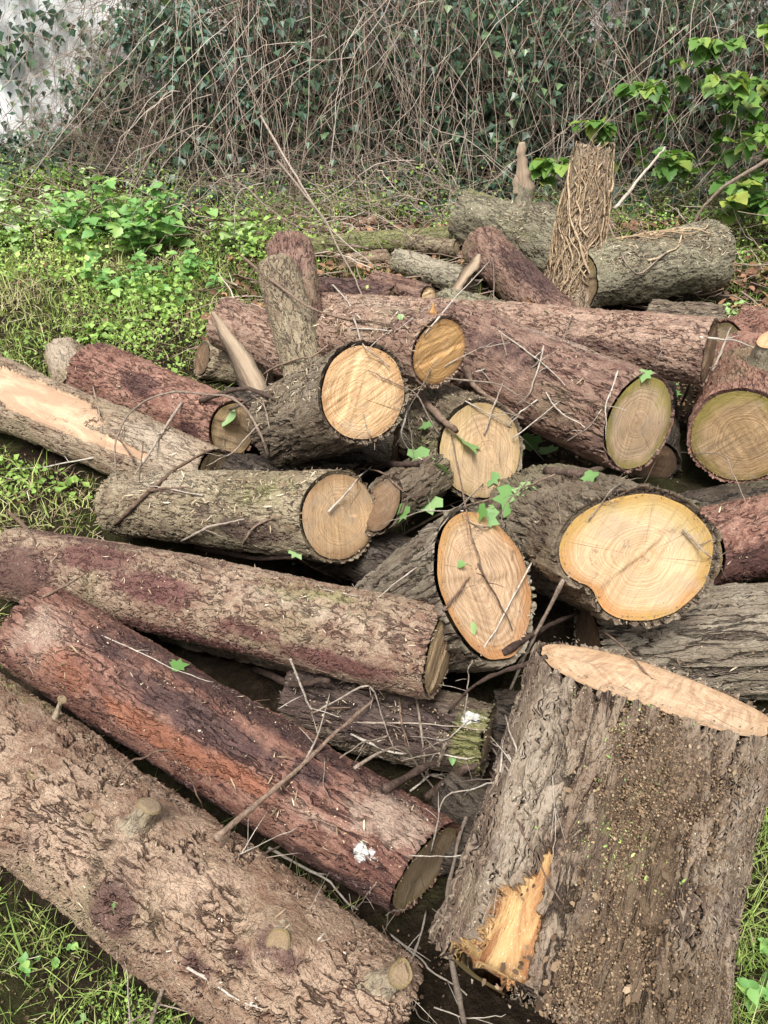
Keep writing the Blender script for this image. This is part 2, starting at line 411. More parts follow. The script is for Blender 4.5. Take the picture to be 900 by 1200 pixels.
def make_log(name, label, spec, bark, face_a=None, face_b=None, res=.005, lobes=(), bumps=(), patches=(), stubs=(),
             bend=(0, 0), wobble=.035, pith=(0.01, .0), group=None, seed=1, rim=.010, cat='log', fray=60, stub_mat=None, stub_face=None,
             flare=None, parent=None, bark_name='bark'):
    A, B, ra, rb, nA, nB = [np.array(x, float) if isinstance(x, tuple) else x for x in spec]
    ax = B - A; L = np.linalg.norm(ax); ax = ax / L
    u, v = frame(ax)
    nA, nB = nrm(nA), nrm(nB)
    R = max(ra, rb)
    nT = int(np.clip(2 * np.pi * R / (res * 1.3), 40, 330)); nS = int(np.clip(L / (res * 1.35), 24, 380))
    th = np.linspace(0, 2 * np.pi, nT, endpoint=False)
    s = np.linspace(0, 1, nS)
    S, TH = np.meshgrid(s, th, indexing='ij')
    rad0 = ra + (rb - ra) * S
    if flare: rad0 = rad0 * (1 + flare[0] * np.exp(-S / flare[1]))
    cyl = np.stack([np.cos(TH) * rad0, np.sin(TH) * rad0, S * L], -1)
    f = 1 + wobble * fbm(cyl * np.array([5, 5, 2.5]) + seed * 3.1, seed, 3) + .35 * wobble * fbm(cyl * np.array([16, 16, 9]) + seed, seed + 9, 2)
    def dth(a): return (TH - np.radians(a) + np.pi) % (2 * np.pi) - np.pi
    for a, amp, wd in lobes:
        f = f + amp * np.exp(-(dth(a + 14 * np.sin(S * 3 + seed)) / rad(wd)) ** 2)
    for (bs, ba, amp, w) in bumps:      # swellings round knots, metres
        d2 = ((S - bs) * L / w) ** 2 + (dth(ba) * rad0 / w) ** 2
        f = f + amp / rad0 * np.exp(-d2)
    RR = rad0 * f
    off = (u * np.cos(TH)[..., None] + v * np.sin(TH)[..., None]) * RR[..., None]
    a0 = -(off @ nA) / (ax @ nA); a1 = L - (off @ nB) / (ax @ nB)
    axial = a0 + (a1 - a0) * S
    bx = np.sin(np.pi * S)[..., None] * (u * bend[0] + v * bend[1])
    P = A + ax * axial[..., None] + off + bx
    base = (A + B) / 2; base = np.array([base[0], base[1], P[..., 2].min()])
    root = parent if parent is not None else empty(name, base)
    if parent is not None: base = np.array(parent.location)
    if parent is None: tag(root, label, cat, group)
    # bark sleeve + turned-in rims
    rows = [P]
    restz = axial.copy()
    rest = np.stack([np.cos(TH) * RR, np.sin(TH) * RR, axial], -1)
    rests = [rest]; dms = [np.ones_like(S)]
    def rimrow(end):
        c = (A if end == 0 else B); n = nA if end == 0 else nB
        o = P[0] if end == 0 else P[-1]; r = rest[0] if end == 0 else rest[-1]
        d = o - c; ln = np.linalg.norm(d, axis=1, keepdims=True)
        i1 = c + d * (1 - .35 * rim / ln); i2 = c + d * (1 - 1.9 * rim / ln) - n * .004
        return i1, i2, r
    a1_, a2_, ar = rimrow(0); b1_, b2_, br = rimrow(1)
    allP = np.concatenate([a2_[None], a1_[None], P, b1_[None], b2_[None]])
    allR = np.concatenate([ar[None] * [.85, .85, 1], ar[None] * [.95, .95, 1], rest, br[None] * [.95, .95, 1], br[None] * [.85, .85, 1]])
    dm = np.ones(allP.shape[:2]); dm[0] = 0; dm[-1] = 0; dm[1] = .5; dm[-2] = .5
    m = {k: np.zeros(allP.shape[:2]) for k in ('m_peel', 'm_dark', 'm_white', 'm_green', 'm_pale', 'm_tint')}
    for kind, ps, pa, ls, lt, st in patches:
        q = st * np.exp(-(np.abs((S - ps) * L / ls) ** 2.6 + np.abs(dth(pa) * rad0 / lt) ** 2.6))
        k = 'm_' + kind
        m[k] = np.maximum(m[k], np.concatenate([q[:1], q[:1], q, q[-1:], q[-1:]]))
    nR = allP.shape[0]
    i = (np.arange(nR - 1) * nT)[:, None]; j = np.arange(nT)[None]; jn = (j + 1) % nT
    F = np.stack([i + j, i + jn, i + nT + jn, i + nT + j], -1).reshape(-1, 4)
    at = {'rest': allR.reshape(-1, 3) + np.array([seed * 1.93, seed * .71, seed * 2.37]), 'dm': dm.ravel()}
    at.update({k: q.ravel() for k, q in m.items()})
    sleeve = link(bark_name, mesh(bark_name, allP.reshape(-1, 3) - base, F, True, at), bark, root)
    fpar = root if parent is None else sleeve
    for end, fm in ((0, face_a), (1, face_b)):
        if fm is None: continue
        c, n = (A, nA) if end == 0 else (B, nB)
        o = (P[0] if end == 0 else P[-1])
        d = o - c; ln = np.linalg.norm(d, axis=1, keepdims=True)
        step = max(1, int(round(nT / 110)))
        fine = fm not in (FC['dull'], FC['wet']) or R > .2
        outl = (c + d * (1 - rim / ln))[::step] + n * .0015
        link('cut_face', disc_mesh('cut_face', outl - base, c + n * .0015 - base, n, seed + end, pith, 34 if fine else 10), fm, fpar)
        if fray:
            fringe(o - base, c - base, n, ax if end else -ax, int(fray), seed + end, bark, fpar, rim)
    # stubs
    for (ss, sa, r0, ln, tilt_ax, tilt_t, bare) in stubs:
        si = int(np.clip(ss * (nS - 1), 0, nS - 1)); ti = int(round((sa % 360) / 360 * nT)) % nT
        p = P[si, ti]; nd = nrm(off[si, ti])
        tdir = np.cross(ax, nd)
        d = nrm(nd + ax * tilt_ax + tdir * tilt_t)
        stub(root, p - base - d * r0 * .9, d, r0, ln + r0 * .9, seed + int(ss * 100), stub_mat or bark, stub_face)
    LOGS.append((A, B, ra, rb))
    SURF[name + str(seed)] = (P, off)
    return root

def fringe(o, c, n, ax, count, seed, mat, root, rim):
    """torn bark fibres standing off the saw cut"""
    r = np.random.default_rng(seed + 50)
    k = len(o); V = []; F = []
    for q in range(count):
        i = r.integers(k); p = o[i] + (c - o[i]) / np.linalg.norm(c - o[i]) * r.uniform(0, rim * .9)
        out = nrm(o[i] - c); t = nrm(np.cross(n, out))
        d = nrm(n * r.uniform(.1, 1) + out * r.uniform(-.3, .8) + t * r.normal(0, .5))
        L = r.uniform(.002, .008); w = r.uniform(.0008, .003)
        b = len(V)
        p = p - n * .003
        V += [p - t * w, p + t * w, p + d * L + t * w * .3 + n * .001, p + d * L - t * w * .3]
        F.append([b, b + 1, b + 2, b + 3])
    V = np.array(V)
    me = mesh('frayed_bark', V, np.array(F), False, {'rest': V * 1.0 + seed, 'dm': np.zeros(len(V)), 'm_pale': np.full(len(V), .6)})
    ob = link('frayed_bark', me, mat, root); ob['kind'] = 'stuff'

def stub(root, p, d, r0, ln, seed, mat, fmat, taper=.82, point=False):
    n, k = 12, 26
    t = np.linspace(0, 1, n)
    u, v = frame(d)
    th = np.linspace(0, 2 * np.pi, k, endpoint=False)
    rr = r0 * (1 + .55 * np.exp(-t * ln / (r0 * .9))) * (1 - (1 - taper) * t)
    if point: rr = rr * (1 - .85 * t ** 1.6)
    T, TH = np.meshgrid(t, th, indexing='ij')
    cyl = np.stack([np.cos(TH), np.sin(TH), T * ln / r0], -1)
    RR = rr[:, None] * (1 + .10 * fbm(cyl * 1.3 + seed, seed, 3))
    off = (u * np.cos(TH)[..., None] + v * np.sin(TH)[..., None]) * RR[..., None]
    slope = np.where(T > .999, 1, T) * (np.cos(TH + seed) * r0 * .35)
    P = p + d * (T * ln + slope * T ** 3)[..., None] + off
    i = (np.arange(n - 1) * k)[:, None]; j = np.arange(k)[None]; jn = (j + 1) % k
    F = np.stack([i + j, i + jn, i + k + jn, i + k + j], -1).reshape(-1, 4)
    rest = np.stack([np.cos(TH) * RR, np.sin(TH) * RR, T * ln], -1).reshape(-1, 3) + seed * 1.1
    z = np.zeros(n * k)
    ob = link('branch_stub', mesh('branch_stub', P.reshape(-1, 3), F, True, {'rest': rest, 'dm': z + .35, 'm_pale': z + .5}), mat, root)
    if fmat is not None:
        c = P[-1].mean(0)
        link('cut_end', disc_mesh('cut_end', P[-1] + d * .0005, c, d, seed, (0, 0), 6), fmat, ob)
    return ob

# bark of the pile
BK = {
 'front': bark_mat('bark_pink_plates', (.365, .24, .176), (.25, .142, .098), (.08, .037, .026), 34, .6, .014, dust=.6),
 'dark':  bark_mat('bark_dark_red', (.27, .13, .098), (.14, .054, .041), (.036, .016, .013), 40, .38, .009, wood=(.45, .17, .07), wood2=(.30, .09, .05), stain=(.022, .013, .015), dust=.6, tint=(.20, .078, .043)),
 'pink':  bark_mat('bark_pink_grey', (.375, .258, .19), (.245, .138, .10), (.085, .035, .028), 44, .7, .008, stain=(.025, .017, .016), dust=.4, tint=(.105, .042, .036)),
 'olive': bark_mat('bark_olive_brown', (.33, .255, .175), (.215, .145, .098), (.075, .046, .032), 40, .5, .010, dust=.8),
 'split': bark_mat('bark_split_pale', (.40, .29, .215), (.27, .175, .12), (.11, .06, .04), 38, .3, .010, wood=(.45, .33, .215), wood2=(.33, .215, .135), dust=.3),
 'red':   bark_mat('bark_red_scaly', (.35, .18, .138), (.215, .09, .067), (.068, .026, .020), 42, .5, .011, stain=(.025, .015, .016), dust=.25),
 'shag':  bark_mat('bark_dark_shaggy', (.22, .165, .12), (.135, .088, .063), (.045, .027, .021), 30, .25, .016, dust=.5),
 'purple': bark_mat('bark_purple_brown', (.30, .175, .138), (.17, .083, .065), (.048, .022, .018), 36, .36, .011, dust=.25),
 'rose':  bark_mat('bark_rose_scales', (.41, .262, .205), (.262, .145, .108), (.082, .035, .027), 40, .55, .009, dust=.3),
 'grey':  bark_mat('bark_grey_ridged', (.29, .23, .18), (.185, .135, .104), (.062, .041, .031), 26, .2, .017, dust=.3),
 'stump': bark_mat('bark_thick_mauve', (.28, .20, .15), (.175, .112, .082), (.052, .031, .023), 24, .30, .021, wood=(.44, .29, .125), wood2=(.24, .10, .036), dust=.8, tint=(.085, .055, .03)),
 'moss':  bark_mat('bark_mossy_grey', (.29, .25, .18), (.19, .155, .105), (.07, .053, .037), 34, .5, .011, dust=.2),
}
BK['gap_shade'] = bark_mat('bark_wet_rotten', (.075, .052, .038), (.045, .030, .022), (.018, .012, .010), 32, .4, .014, stain=(.015, .01, .009), dust=.5)  # near black bark colour that stands in for shade between the logs
FC = {
 'orange': face_mat('end_grain_orange', (.62, .44, .255), (.40, .225, .10), (.36, .17, .06), .35, rings=22, saw=.9, saw_dir=(.35, 1)),
 'amber':  face_mat('end_grain_amber', (.58, .36, .155), (.32, .165, .058), (.30, .15, .06), .4, rings=16, saw=.7, saw_dir=(.5, 1)),
 'tan':    face_mat('end_grain_tan', (.54, .37, .205), (.32, .185, .09), (.27, .155, .075), .5, rings=24, grey=.2, saw=.45),
 'tan2':   face_mat('end_grain_tan_weathered', (.52, .37, .215), (.32, .195, .10), (.28, .19, .08), .5, algae=.12, rings=22, grey=.3, saw=.45),
 'green':  face_mat('end_grain_green_rim', (.50, .36, .225), (.27, .165, .085), (.15, .12, .035), .85, algae=.5, rings=22, grey=.3, saw=.3),
 'brown':  face_mat('end_grain_brown', (.40, .265, .135), (.17, .10, .045), (.14, .10, .035), .75, algae=.45, rings=30, grey=.25, saw=.7, saw_dir=(1, .9)),
 'cream':  face_mat('end_grain_cream', (.49, .365, .225), (.33, .21, .11), (.35, .16, .05), .75, algae=.4, rings=34, saw=.45),
 'peach':  face_mat('end_grain_peach', (.57, .41, .265), (.36, .215, .115), (.42, .185, .06), .7, algae=.18, rings=20, saw=.5),
 'pale':   face_mat('end_grain_pale_pink', (.72, .52, .34), (.46, .27, .16), (.42, .26, .13), .4, rings=14, saw=.7, saw_dir=(1, .1)),
 'dull':   face_mat('end_grain_dull', (.40, .29, .175), (.22, .145, .08), (.14, .095, .05), .6, algae=.3, rings=14, grey=.5, stain=.3),
 'wet':    face_mat('end_grain_wet_dark', (.18, .11, .06), (.10, .055, .03), (.05, .034, .02), .6, rings=12, grey=.15, stain=.5),
}
D = {
'L1': ((-1.061, 1.176, 0.173), (0.003, 0.518, 0.135), 0.145, 0.128, (-0.867, 0.498, 0.008), (0.867, -0.35, -0.25)),
'L2': ((-0.915, 1.437, 0.213), (0.082, 0.832, 0.125), 0.117, 0.1085, (-0.852, 0.517, 0.076), (0.72, -0.69, -0.02)),
'L3': ((-1.143, 1.788, 0.155), (0.125, 1.192, 0.373), 0.1103, 0.1041, (-0.893, 0.423, -0.153), (0.90, -0.42, 0.07)),
'L4': ((-0.883, 2.052, 0.198), (-0.129, 1.761, 0.349), 0.1025, 0.1336, (-0.917, 0.354, -0.184), (0.689, -0.618, 0.38)),
'L5': ((-1.831, 2.896, 0.273), (-0.60, 2.165, 0.225), 0.1436, 0.100, (-0.859, 0.512, 0.031), (0.859, -0.512, -0.031)),
'L6': ((-1.202, 2.87, 0.285), (-0.555, 2.417, 0.279), 0.1316, 0.1064, (-0.818, 0.575, 0.008), (0.752, -0.646, 0.13)),
'L7': ((-0.339, 2.275, 0.367), (-0.056, 2.019, 0.615), 0.1413, 0.1454, (-0.622, 0.563, -0.545), (0.471, -0.795, 0.383)),
'L8': ((-0.437, 3.069, 0.656), (-0.246, 2.424, 0.39), 0.082, 0.088, (-0.265, 0.891, 0.368), (0.265, -0.891, -0.368)),
'L9': ((-0.446, 3.619, 0.592), (-0.365, 3.093, 0.344), 0.1055, 0.1044, (-0.138, 0.896, 0.422), (0.138, -0.896, -0.422)),
'L10': ((-0.684, 3.066, 0.44), (-0.352, 2.894, 0.369), 0.1092, 0.1128, (-0.873, 0.451, 0.185), (0.873, -0.451, -0.185)),
'L10s': ((-0.815, 3.129, 0.245), (-0.447, 3.008, 0.222), 0.0793, 0.0746, (-0.838, -0.368, 0.403), (0.935, -0.344, -0.087)),
'L11': ((-0.181, 2.607, 0.568), (0.183, 2.309, 0.624), 0.1, 0.1187, (-0.769, 0.629, -0.118), (0.598, -0.798, 0.075)),
'L12': ((0.211, 2.497, 0.228), (0.321, 2.15, 0.348), 0.1687, 0.1659, (-0.287, 0.905, -0.312), (0.431, -0.771, 0.47)),
'L13': ((0.155, 2.089, 0.292), (-0.008, 1.844, 0.334), 0.0789, 0.0700, (0.516, 0.844, -0.144), (-0.416, -0.464, 0.782)),
'L14': ((0.238, 2.818, 0.456), (0.812, 2.109, 0.463), 0.1562, 0.1588, (-0.63, 0.777, -0.007), (0.531, -0.828, 0.178)),
'L15': ((-0.302, 3.431, 0.368), (1.151, 2.485, 0.553), 0.0725, 0.1148, (-0.833, 0.543, -0.106), (0.833, -0.543, 0.106)),
'L16': ((1.50, 2.86, 0.335), (1.218, 2.231, 0.351), 0.150, 0.1723, (0.435, 0.893, 0.113), (-0.529, -0.845, 0.075)),
'L17': ((0.495, 1.844, 0.271), (0.577, 1.355, 0.53), 0.178, 0.1585, (-0.147, 0.873, -0.464), (-0.249, -0.816, 0.522)),
'L18': ((0.037, 1.563, 0.102), (0.244, 1.355, 0.44), 0.15, 0.1829, (-0.462, 0.464, -0.756), (0.718, -0.394, 0.574)),
'L19': ((0.893, 1.686, 0.285), (1.357, 1.884, 0.242), 0.1076, 0.1224, (-0.916, -0.391, 0.086), (0.916, 0.391, -0.086)),
'L20': ((0.552, 1.427, 0.138), (1.333, 1.460, 0.173), 0.138, 0.1521, (-0.998, -0.043, -0.051), (0.998, 0.043, 0.051)),
'L21': ((0.314, 0.572, 0.191), (0.513, 0.993, 0.498), 0.2339, 0.2301, (-0.364, -0.755, -0.546), (0.255, 0.515, 0.817)),
'L22': ((0.488, 4.706, 0.5), (1.10, 4.06, 0.39), 0.150, 0.166, (-0.80, 0.55, 0.2), (0.662, -0.741, -0.11)),
'L24': ((0.985, 3.705, 0.41), (1.738, 3.974, 0.458), 0.1434, 0.160, (-0.933, -0.358, -0.044), (0.93, 0.33, 0.10)),
'L26': ((0.071, 4.201, 0.369), (0.441, 3.911, 0.334), 0.0617, 0.0675, (-0.786, 0.614, 0.075), (0.786, -0.614, -0.075)),
'L28': ((1.466, 3.036, 0.36), (1.906, 3.272, 0.353), 0.0953, 0.105, (-0.882, -0.472, 0.012), (0.882, 0.472, -0.012)),
'L29': ((-0.219, 1.3, 0.123), (0.243, 1.135, 0.144), 0.1008, 0.0768, (-0.94, 0.337, -0.044), (0.94, -0.337, 0.044)),
'L25': ((0.549, 4.264, 0.421), (0.90, 3.12, 0.30), 0.1242, 0.085, (-0.309, 0.948, 0.073), (0.309, -0.948, -0.073)),
}
# theta: 0 = top of the log, + turns towards the viewer's side for logs that run left to right
make_log('log', 'stout pinkish log with sawn branch stubs and knots, lowest in front of the pile', D['L1'], BK['front'], FC['wet'], FC['dull'], .0032,
         bumps=[(.546, -3, .018, .07), (.34, 12, .010, .05), (.58, 47, .040, .052), (.815, 9, .034, .045), (.95, -5, .03, .055), (.265, -41, .010, .05), (.474, 13, .007, .04), (.725, 48, -.010, .02), (.58, 47, -.030, .022), (.42, 30, .010, .09)],
         patches=[('dark', .58, 47, .05, .04, 1.0), ('dark', .80, 10, .035, .025, .6), ('dark', .725, 48, .03, .022, 1.0), ('dark', .77, 27, .03, .025, .7), ('white', .985, 34, .055, .05, .85), ('green', .12, -50, .4, .05, .55),
                  ('pale', .5, 10, .5, .10, .35), ('dark', .83, 12, .04, .02, .6), ('dark', .85, 75, .2, .04, .5)],
         stubs=[(.546, -3, .028, .055, .35, -.25, 1), (.265, -41, .012, .05, .15, .2, 1), (.955, -5, .024, .055, .5, -.2, 1), (.815, 9, .022, .008, .3, .3, 1), (.344, 10, .016, .005, 0, 0, 1), (.474, 13, .011, .006, .2, 0, 1), (.585, 49, .024, -.006, 0, 0, 1)],
         bend=(.01, 0), wobble=.045, seed=1, stub_mat=BK['olive'], stub_face=FC['dull'])
make_log('log', 'dark red log with a white crust of lichen near its sawn end', D['L2'], BK['dark'], FC['wet'], FC['dull'], .0032,
         patches=[('white', .925, 48, .045, .036, .85), ('dark', .55, -30, .55, .05, .8), ('dark', .52, 18, .28, .045, .8), ('dark', .76, 6, .05, .03, .9), ('dark', .93, 100, .22, .06, .9), ('dark', .45, 115, .5, .05, .8), ('dark', .25, 0, .1, .04, .7),
                  ('tint', .47, 55, .2, .032, 1.0), ('tint', .66, 46, .12, .03, .8), ('tint', .2, 50, .12, .06, .6), ('pale', .93, 0, .12, .07, .7), ('pale', .1, 30, .12, .1, .6), ('pale', .8, 40, .12, .03, .45)],
         bumps=[(.76, 5, .008, .03), (.174, 10, .012, .04), (.301, 36, .010, .03)], wobble=.05, seed=2, fray=90)
make_log('log', 'long pinkish grey log with wine red smooth flanks and a narrow sawn end', D['L3'], BK['pink'], FC['wet'], FC['tan2'], .0033,
         patches=[('tint', .30, 12, .16, .06, .9), ('tint', .47, 42, .16, .045, .9), ('tint', .68, 70, .12, .03, .7), ('tint', .85, 88, .17, .035, .9), ('tint', .5, 110, .5, .04, .8), ('dark', .12, 60, .16, .1, .9), ('dark', .2, -34, .3, .05, .9), ('green', .78, 3, .22, .05, .6), ('pale', .75, 20, .3, .05, .5)],
         bumps=[(.6, 90, .006, .04)], bend=(.012, 0), wobble=.05, seed=3, fray=110)
make_log('log', 'short log with a round tan sawn end and bark dusted with moss crumbs', D['L4'], BK['olive'], FC['dull'], FC['tan'], .0045,
         patches=[('dark', .76, 82, .13, .05, .9), ('pale', .32, 5, .25, .1, .6), ('green', .81, 30, .16, .08, .6), ('dark', .55, 60, .06, .03, .7)], wobble=.04, seed=4, fray=70, pith=(-.01, -.01))
make_log('log', 'split log with torn pale wood running down its side beside the grass', D['L5'], BK['split'], FC['pale'], FC['dull'], .0055,
         patches=[('peel', .32, 20, .50, .085, 1.15), ('peel', .60, 55, .40, .03, 1.0), ('pale', .85, 20, .25, .12, .7)], lobes=[(30, -.16, 28), (-60, .1, 40)], wobble=.07, seed=5)
make_log('log', 'scaly red log with a black stain on its back', D['L6'], BK['red'], FC['dull'], FC['tan2'], .0045,
         patches=[('dark', .49, 35, .10, .05, 1.1), ('dark', .87, 85, .06, .035, .95), ('dark', .05, -10, .06, .06, .6)], wobble=.04, seed=6)
make_log('log', 'raised log with a bright orange round sawn end and shaggy dark bark', D['L7'], BK['shag'], FC['dull'], FC['orange'], .0045,
         patches=[('pale', .75, 60, .2, .1, .5)], wobble=.05, seed=7, fray=220, pith=(.03, .0))
make_log('log', 'slim grey brown log leaning back on the pile, thin orange rim at its raised end', D['L8'], BK['olive'], FC['amber'], FC['dull'], .0055,
         patches=[('pale', .3, 180, .3, .1, .5), ('green', .45, 180, .2, .06, .5)], wobble=.05, seed=8, bumps=[(.55, 170, .006, .03)])
make_log('log', 'dark rounded log sticking up behind the slim leaning log', D['L9'], BK['purple'], FC['wet'], FC['dull'], .006, patches=[('dark', .2, 180, .3, .2, .7)], wobble=.05, seed=9)
make_log('log', 'stubby pink brown log behind the pale upright splinter of wood', D['L10'], BK['rose'], FC['dull'], FC['dull'], .0055, wobble=.06, seed=10)
make_log('log', 'thin short log lying low with a dark wet end, by the pale splinter', D['L10s'], BK['olive'], FC['wet'], FC['dull'], .006, wobble=.04, seed=11)
make_log('log', 'small raised log with an amber oval end and a torn wood spike on top', D['L11'], BK['rose'], FC['dull'], FC['amber'], .0045,
         patches=[('dark', .8, 20, .12, .15, .55)], wobble=.04, seed=12, fray=160)
make_log('log', 'log with a pale round end crossed by dry stems, an ivy leaf lying on it', D['L12'], BK['shag'], FC['dull'], FC['tan2'], .005, patches=[('green', .8, 90, .2, .1, .6)], wobble=.05, seed=13, pith=(-.03, -.05), fray=110)
make_log('log', 'small mottled log with a brown end wedged between two round sawn ends', D['L13'], BK['shag'], FC['dull'], FC['wet'], .005, wobble=.05, seed=14)
make_log('log', 'thick purple brown log with a green rimmed oval end', D['L14'], BK['purple'], FC['dull'], FC['green'], .0045,
         patches=[('pale', .6, -15, .4, .05, .6), ('dark', .45, 40, .3, .06, .6)], wobble=.05, seed=15, pith=(.01, .01))
make_log('log', 'longest rose barked log lying across the top of the pile', D['L15'], BK['rose'], FC['dull'], FC['wet'], .0045,
         patches=[('dark', .75, 85, .4, .035, .6), ('pale', .2, 40, .3, .08, .5)], bend=(.015, .02), wobble=.05, seed=16, fray=30)
make_log('log', 'thick log with a brown ringed end and a small sawn stub on its back', D['L16'], BK['red'], FC['dull'], FC['brown'], .005, wobble=.05, seed=17,
         stubs=[(.60, -8, .062, .12, .3, .1, 1)], stub_mat=BK['moss'], stub_face=FC['tan'], fray=120, pith=(-.03, .0))
make_log('log', 'thick log with a large cream heart shaped sawn end', D['L17'], BK['shag'], FC['dull'], FC['cream'], .0042,
         lobes=[(118, -.16, 18), (150, .06, 25), (70, .05, 30), (-75, .06, 40), (10, -.05, 40)], wobble=.05, seed=18, pith=(-.02, .0), fray=110, rim=.011)
make_log('log', 'slanting log with a long peach oval cut flecked with dirt', D['L18'], BK['grey'], FC['dull'], FC['peach'], .0045, wobble=.05, seed=19, fray=110, pith=(.02, .06),
         patches=[('dark', .7, 90, .3, .2, .5)])
make_log('log', 'red brown log wedged under the brown ringed log', D['L19'], BK['red'], FC['dull'], FC['dull'], .0055, patches=[('dark', .3, 90, .4, .08, .9)], wobble=.04, seed=20)
make_log('log', 'grey ridged log lying behind the big stump', D['L20'], BK['grey'], FC['wet'], FC['dull'], .0042, wobble=.05, seed=21)
make_log('stump', 'huge stump section with thick mauve bark, a peeled yellow patch and a pale slanting top', D['L21'], BK['stump'], FC['dull'], FC['pale'], .0036,
         lobes=[(-28, .07, 18), (6, -.07, 15), (42, .09, 22), (-75, -.04, 20), (85, -.05, 20)], wobble=.045, seed=22, cat='stump', fray=140, rim=.007,
         patches=[('peel', .13, -26, .10, .050, .95), ('peel', .27, -24, .05, .024, .85), ('peel', .37, -22, .05, .012, .75), ('peel', .01, -40, .04, .04, .8), ('pale', .6, -35, .3, .06, .7), ('pale', .65, 42, .25, .05, .5),
                  ('green', .6, 2, .2, .06, .5), ('dark', .65, 0, .3, .045, .6), ('dark', .7, -75, .3, .06, .7), ('tint', .5, 8, .3, .08, .9), ('tint', .15, 20, .12, .14, .8)],
         flare=(.10, .10), pith=(.03, .02))
make_log('log', 'short mossy log under the cut branches, half buried beneath the long pinkish log', D['L29'], BK['shag'], FC['dull'], FC['dull'], .0045,
         patches=[('green', .95, 45, .06, .1, .9), ('white', .93, 12, .03, .02, 1.0), ('dark', .4, 40, .35, .1, .9)], stubs=[(.845, 57, .014, .07, .0, .6, 1), (.80, 30, .013, .02, .1, 0, 1)], wobble=.06, seed=23)
make_log('log', 'reddish log end poking out behind the rose barked log', D['L28'], BK['red'], FC['dull'], FC['dull'], .006, wobble=.06, seed=24)
make_log('log', 'broken purple log with splintered yellow wood, propped on the mossy trunk', D['L25'], BK['purple'], FC['dull'], FC['peach'], .006, patches=[('dark', .5, 0, .4, .1, .8), ('peel', .75, 90, .2, .08, .7)], wobble=.08, seed=25)
make_log('log', 'thin pale log lying on the green mossy branch', D['L26'], BK['moss'], FC['dull'], FC['dull'], .006, patches=[('pale', .5, 20, .4, .1, .7)], wobble=.05, seed=26)
# filler logs added to blacken the gaps; their bark is coloured as shade
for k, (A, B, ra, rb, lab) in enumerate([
    ((-.75, 1.72, .09), (-.25, 1.50, .10), .075, .08, 'filler log in shade colour at the bottom of the heap under the round tan ended log'),
    ((-.30, 1.95, .16), (.25, 1.72, .12), .085, .09, 'filler log in shade colour at the bottom of the heap beneath the small mottled log'),
    ((.30, 1.98, .13), (.95, 1.98, .16), .10, .095, 'filler log in shade colour low in the heap behind the cream heart shaped end'),
    ((.28, 1.24, .07), (.62, 1.18, .09), .085, .08, 'filler log in shade colour low in the gap between the huge stump and the peach oval cut'),
    ((-.62, 2.60, .24), (.05, 2.42, .22), .10, .10, 'filler log in shade colour low in the heap beneath the bright orange ended log'),
    ((.95, 2.05, .12), (1.40, 2.15, .14), .09, .09, 'filler log in shade colour low in the heap beneath the brown ringed end'),
    ((-.30, 1.05, .05), (.20, .92, .04), .06, .06, 'filler log in shade colour low in the gap behind the dark red log'),
    ((1.05, 3.28, .25), (1.60, 3.10, .27), .11, .10, 'filler log in shade colour low behind the longest rose log, under the forked trunk'),
    ((.98, 2.36, .17), (1.14, 2.95, .24), .11, .10, 'filler log in shade colour low between the green rimmed and the brown ringed ends'),
    ((.16, 1.06, .05), (.36, .86, .08), .06, .05, 'filler offcut in shade colour standing in the gap beside the huge stump'),
    ((-.62, 2.28, .16), (-.10, 2.12, .20), .085, .09, 'filler log in shade colour low behind the tan ended log')]):
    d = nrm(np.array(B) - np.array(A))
    make_log('log', lab, (A, B, ra, rb, tuple(-d), tuple(d)), BK['gap_shade'], FC['wet'], FC['wet'], .008, wobble=.08, seed=40 + k)
# offcuts thrown behind the longest log
for k, (A, B, ra, lab, bk) in enumerate([
    ((-.05, 3.98, .33), (.22, 3.62, .36), .055, 'short brown offcut behind the longest rose log, beside the thin pale log', 'purple'),
    ((.30, 3.72, .31), (.62, 3.45, .32), .065, 'mossy offcut tucked between the broken purple log and the longest rose log', 'moss'),
    ((.42, 4.42, .37), (.16, 4.60, .36), .05, 'grey offcut lying against the green mossy branch', 'olive'),
    ((-.22, 4.30, .32), (.02, 4.42, .33), .045, 'stubby offcut in the litter beneath the slanting canes', 'split'),
    ((1.28, 3.52, .30), (1.62, 3.42, .31), .07, 'brown offcut under the trunk, in front of its vine covered side', 'shag'),
    ((1.72, 3.50, .30), (1.98, 3.35, .31), .065, 'reddish offcut in the litter past the end of the longest rose log', 'red'),
    ((-.28, 3.60, .27), (-.02, 3.42, .29), .06, 'dark offcut beside the dark rounded log', 'gap_shade')]):
    d = nrm(np.array(B) - np.array(A))
    make_log('log', lab, (A, B, ra, ra * .9, tuple(nrm(-d + np.array([0, .2, .2]))), tuple(nrm(d + np.array([.1, 0, .25])))), BK[bk], FC['dull'], FC['tan2'], .007, wobble=.14, seed=60 + k)
